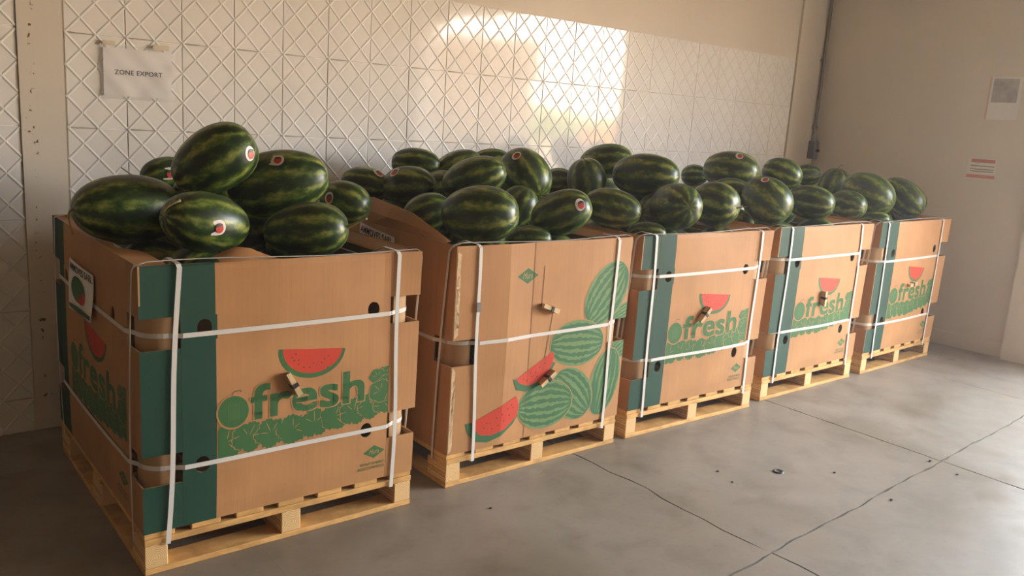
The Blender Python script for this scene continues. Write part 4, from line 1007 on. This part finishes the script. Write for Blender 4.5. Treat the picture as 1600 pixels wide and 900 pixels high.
ps = flat_rect('wall_poster', 1.325, 1.545, 1.738, 2.045, -0.002, PAPER, None, 0.0015); tag(ps, 'pale poster with a grey photo high on the right wall', 'poster')
PGREY = plain('poster_grey', S(176, 172, 170), 0.6, noise=0.25, nscale=14); PPINK = plain('poster_pink_edge', S(224, 188, 170), 0.6)
flat_rect('photo_print', 1.352, 1.522, 1.862, 2.032, -0.0032, PGREY, ps); flat_rect('edge_print', 1.325, 1.338, 1.738, 2.045, -0.0032, PPINK, ps)
nt = flat_rect('wall_notice', 1.268, 1.468, 1.300, 1.452, -0.002, NPAPER, None, 0.0015); tag(nt, 'small cream notice with two red bands below the poster on the right wall', 'notice')
RB = plain('notice_red', S(206, 128, 116), 0.6); GB = plain('notice_grey', S(140, 132, 126), 0.6)
flat_rect('red_band', 1.290, 1.455, 1.420, 1.445, -0.0032, RB, nt); flat_rect('red_band', 1.270, 1.466, 1.306, 1.330, -0.0032, RB, nt)
for z in (1.352, 1.368, 1.392): flat_rect('text_line', 1.290, 1.452, z, z+0.006, -0.0032, GB, nt)
# conduit and switch box in the far corner
v, f = tube([(5.875, YW-0.035, 1.49), (5.877, YW-0.035, 2.1), (5.874, YW-0.035, 2.7), (5.875, YW-0.035, 3.69)], 0.014, 10)
cd = link_mesh('cable_conduit', v, f, PIPE, None, True); tag(cd, 'thin dark conduit running up the far corner', 'conduit')
for z in (1.60, 2.15, 2.75): bevel_box('clamp', 5.855, 5.895, YW-0.05, YW-0.012, z, z+0.018, PIPE, cd, 0.002)
sb = bevel_box('switch_box', 5.835, 5.905, YW-0.075, YW-0.013, 1.345, 1.495, BOXG, None, 0.006); tag(sb, 'grey electrical box at the lower end of the corner conduit', 'switch box')
bevel_box('lever', 5.865, 5.895, YW-0.092, YW-0.074, 1.405, 1.425, STEEL, sb, 0.003)

# ------------------------------------------------------------------ haze volume added for the pale veil of doorway light
hz = NT('added_haze'); hz.t.nodes.remove(hz.b)
vs_ = hz.n('ShaderNodeVolumeScatter', i_Density=0.011, i_Anisotropy=0.45); vs_.inputs['Color'].default_value = (1.0, 0.95, 0.88, 1)
hz.l(vs_.outputs[0], hz.t.nodes['Material Output'].inputs['Volume'])
hzo = link_mesh('haze', boxv(-6.15, 5.80, -8.15, 1.44, 0.15, 3.68), BOXF, hz.m); tag(hzo, 'thin haze added to veil the room with scattered light', 'haze', kind='stuff')

# ------------------------------------------------------------------ bits on the floor
DEB = plain('dark_debris', S(58, 46, 36), 0.9)
for k, (x, y, r) in enumerate([(2.37, -0.45, .006), (2.33, -0.56, .005), (2.85, -0.75, .006), (2.80, -1.05, .007), (3.37, -1.08, .006), (3.42, -0.93, .008), (0.62, -0.42, .006), (1.25, -0.20, .006)]):
    bm = bmesh.new(); bmesh.ops.create_icosphere(bm, subdivisions=1, radius=r, matrix=Matrix.Translation((0, 0, r*0.45)) @ Matrix.Diagonal((1.3, 1, 0.5, 1)))
    me = bpy.data.meshes.new('pebble'); bm.to_mesh(me); bm.free(); me.materials.append(DEB)
    o = bpy.data.objects.new('pebble', me); COL.objects.link(o); o.location = (x, y, 0.0); o.rotation_euler = (0, 0, k*1.3)
    tag(o, 'tiny dark crumb of debris lying on the concrete floor', 'debris', 'crumbs on the floor')
V, Fc = [], []; n = 20
for k in range(n):
    t = 6.2832*k/n
    for (rr, z) in ((0.026, 0.0), (0.024, 0.005), (0.015, 0.005), (0.013, 0.0)): V.append((rr*math.cos(t), rr*math.sin(t), z))
for k in range(n):
    for q in range(3): a_, b_ = 4*k+q, 4*((k+1) % n)+q; Fc.append((a_, b_, b_+1, a_+1))
o = link_mesh('metal_washer', V, Fc, STEEL, None, True); o.location = (2.623, -0.60, 0.0); tag(o, 'small dark metal ring lying on the open floor', 'ring')
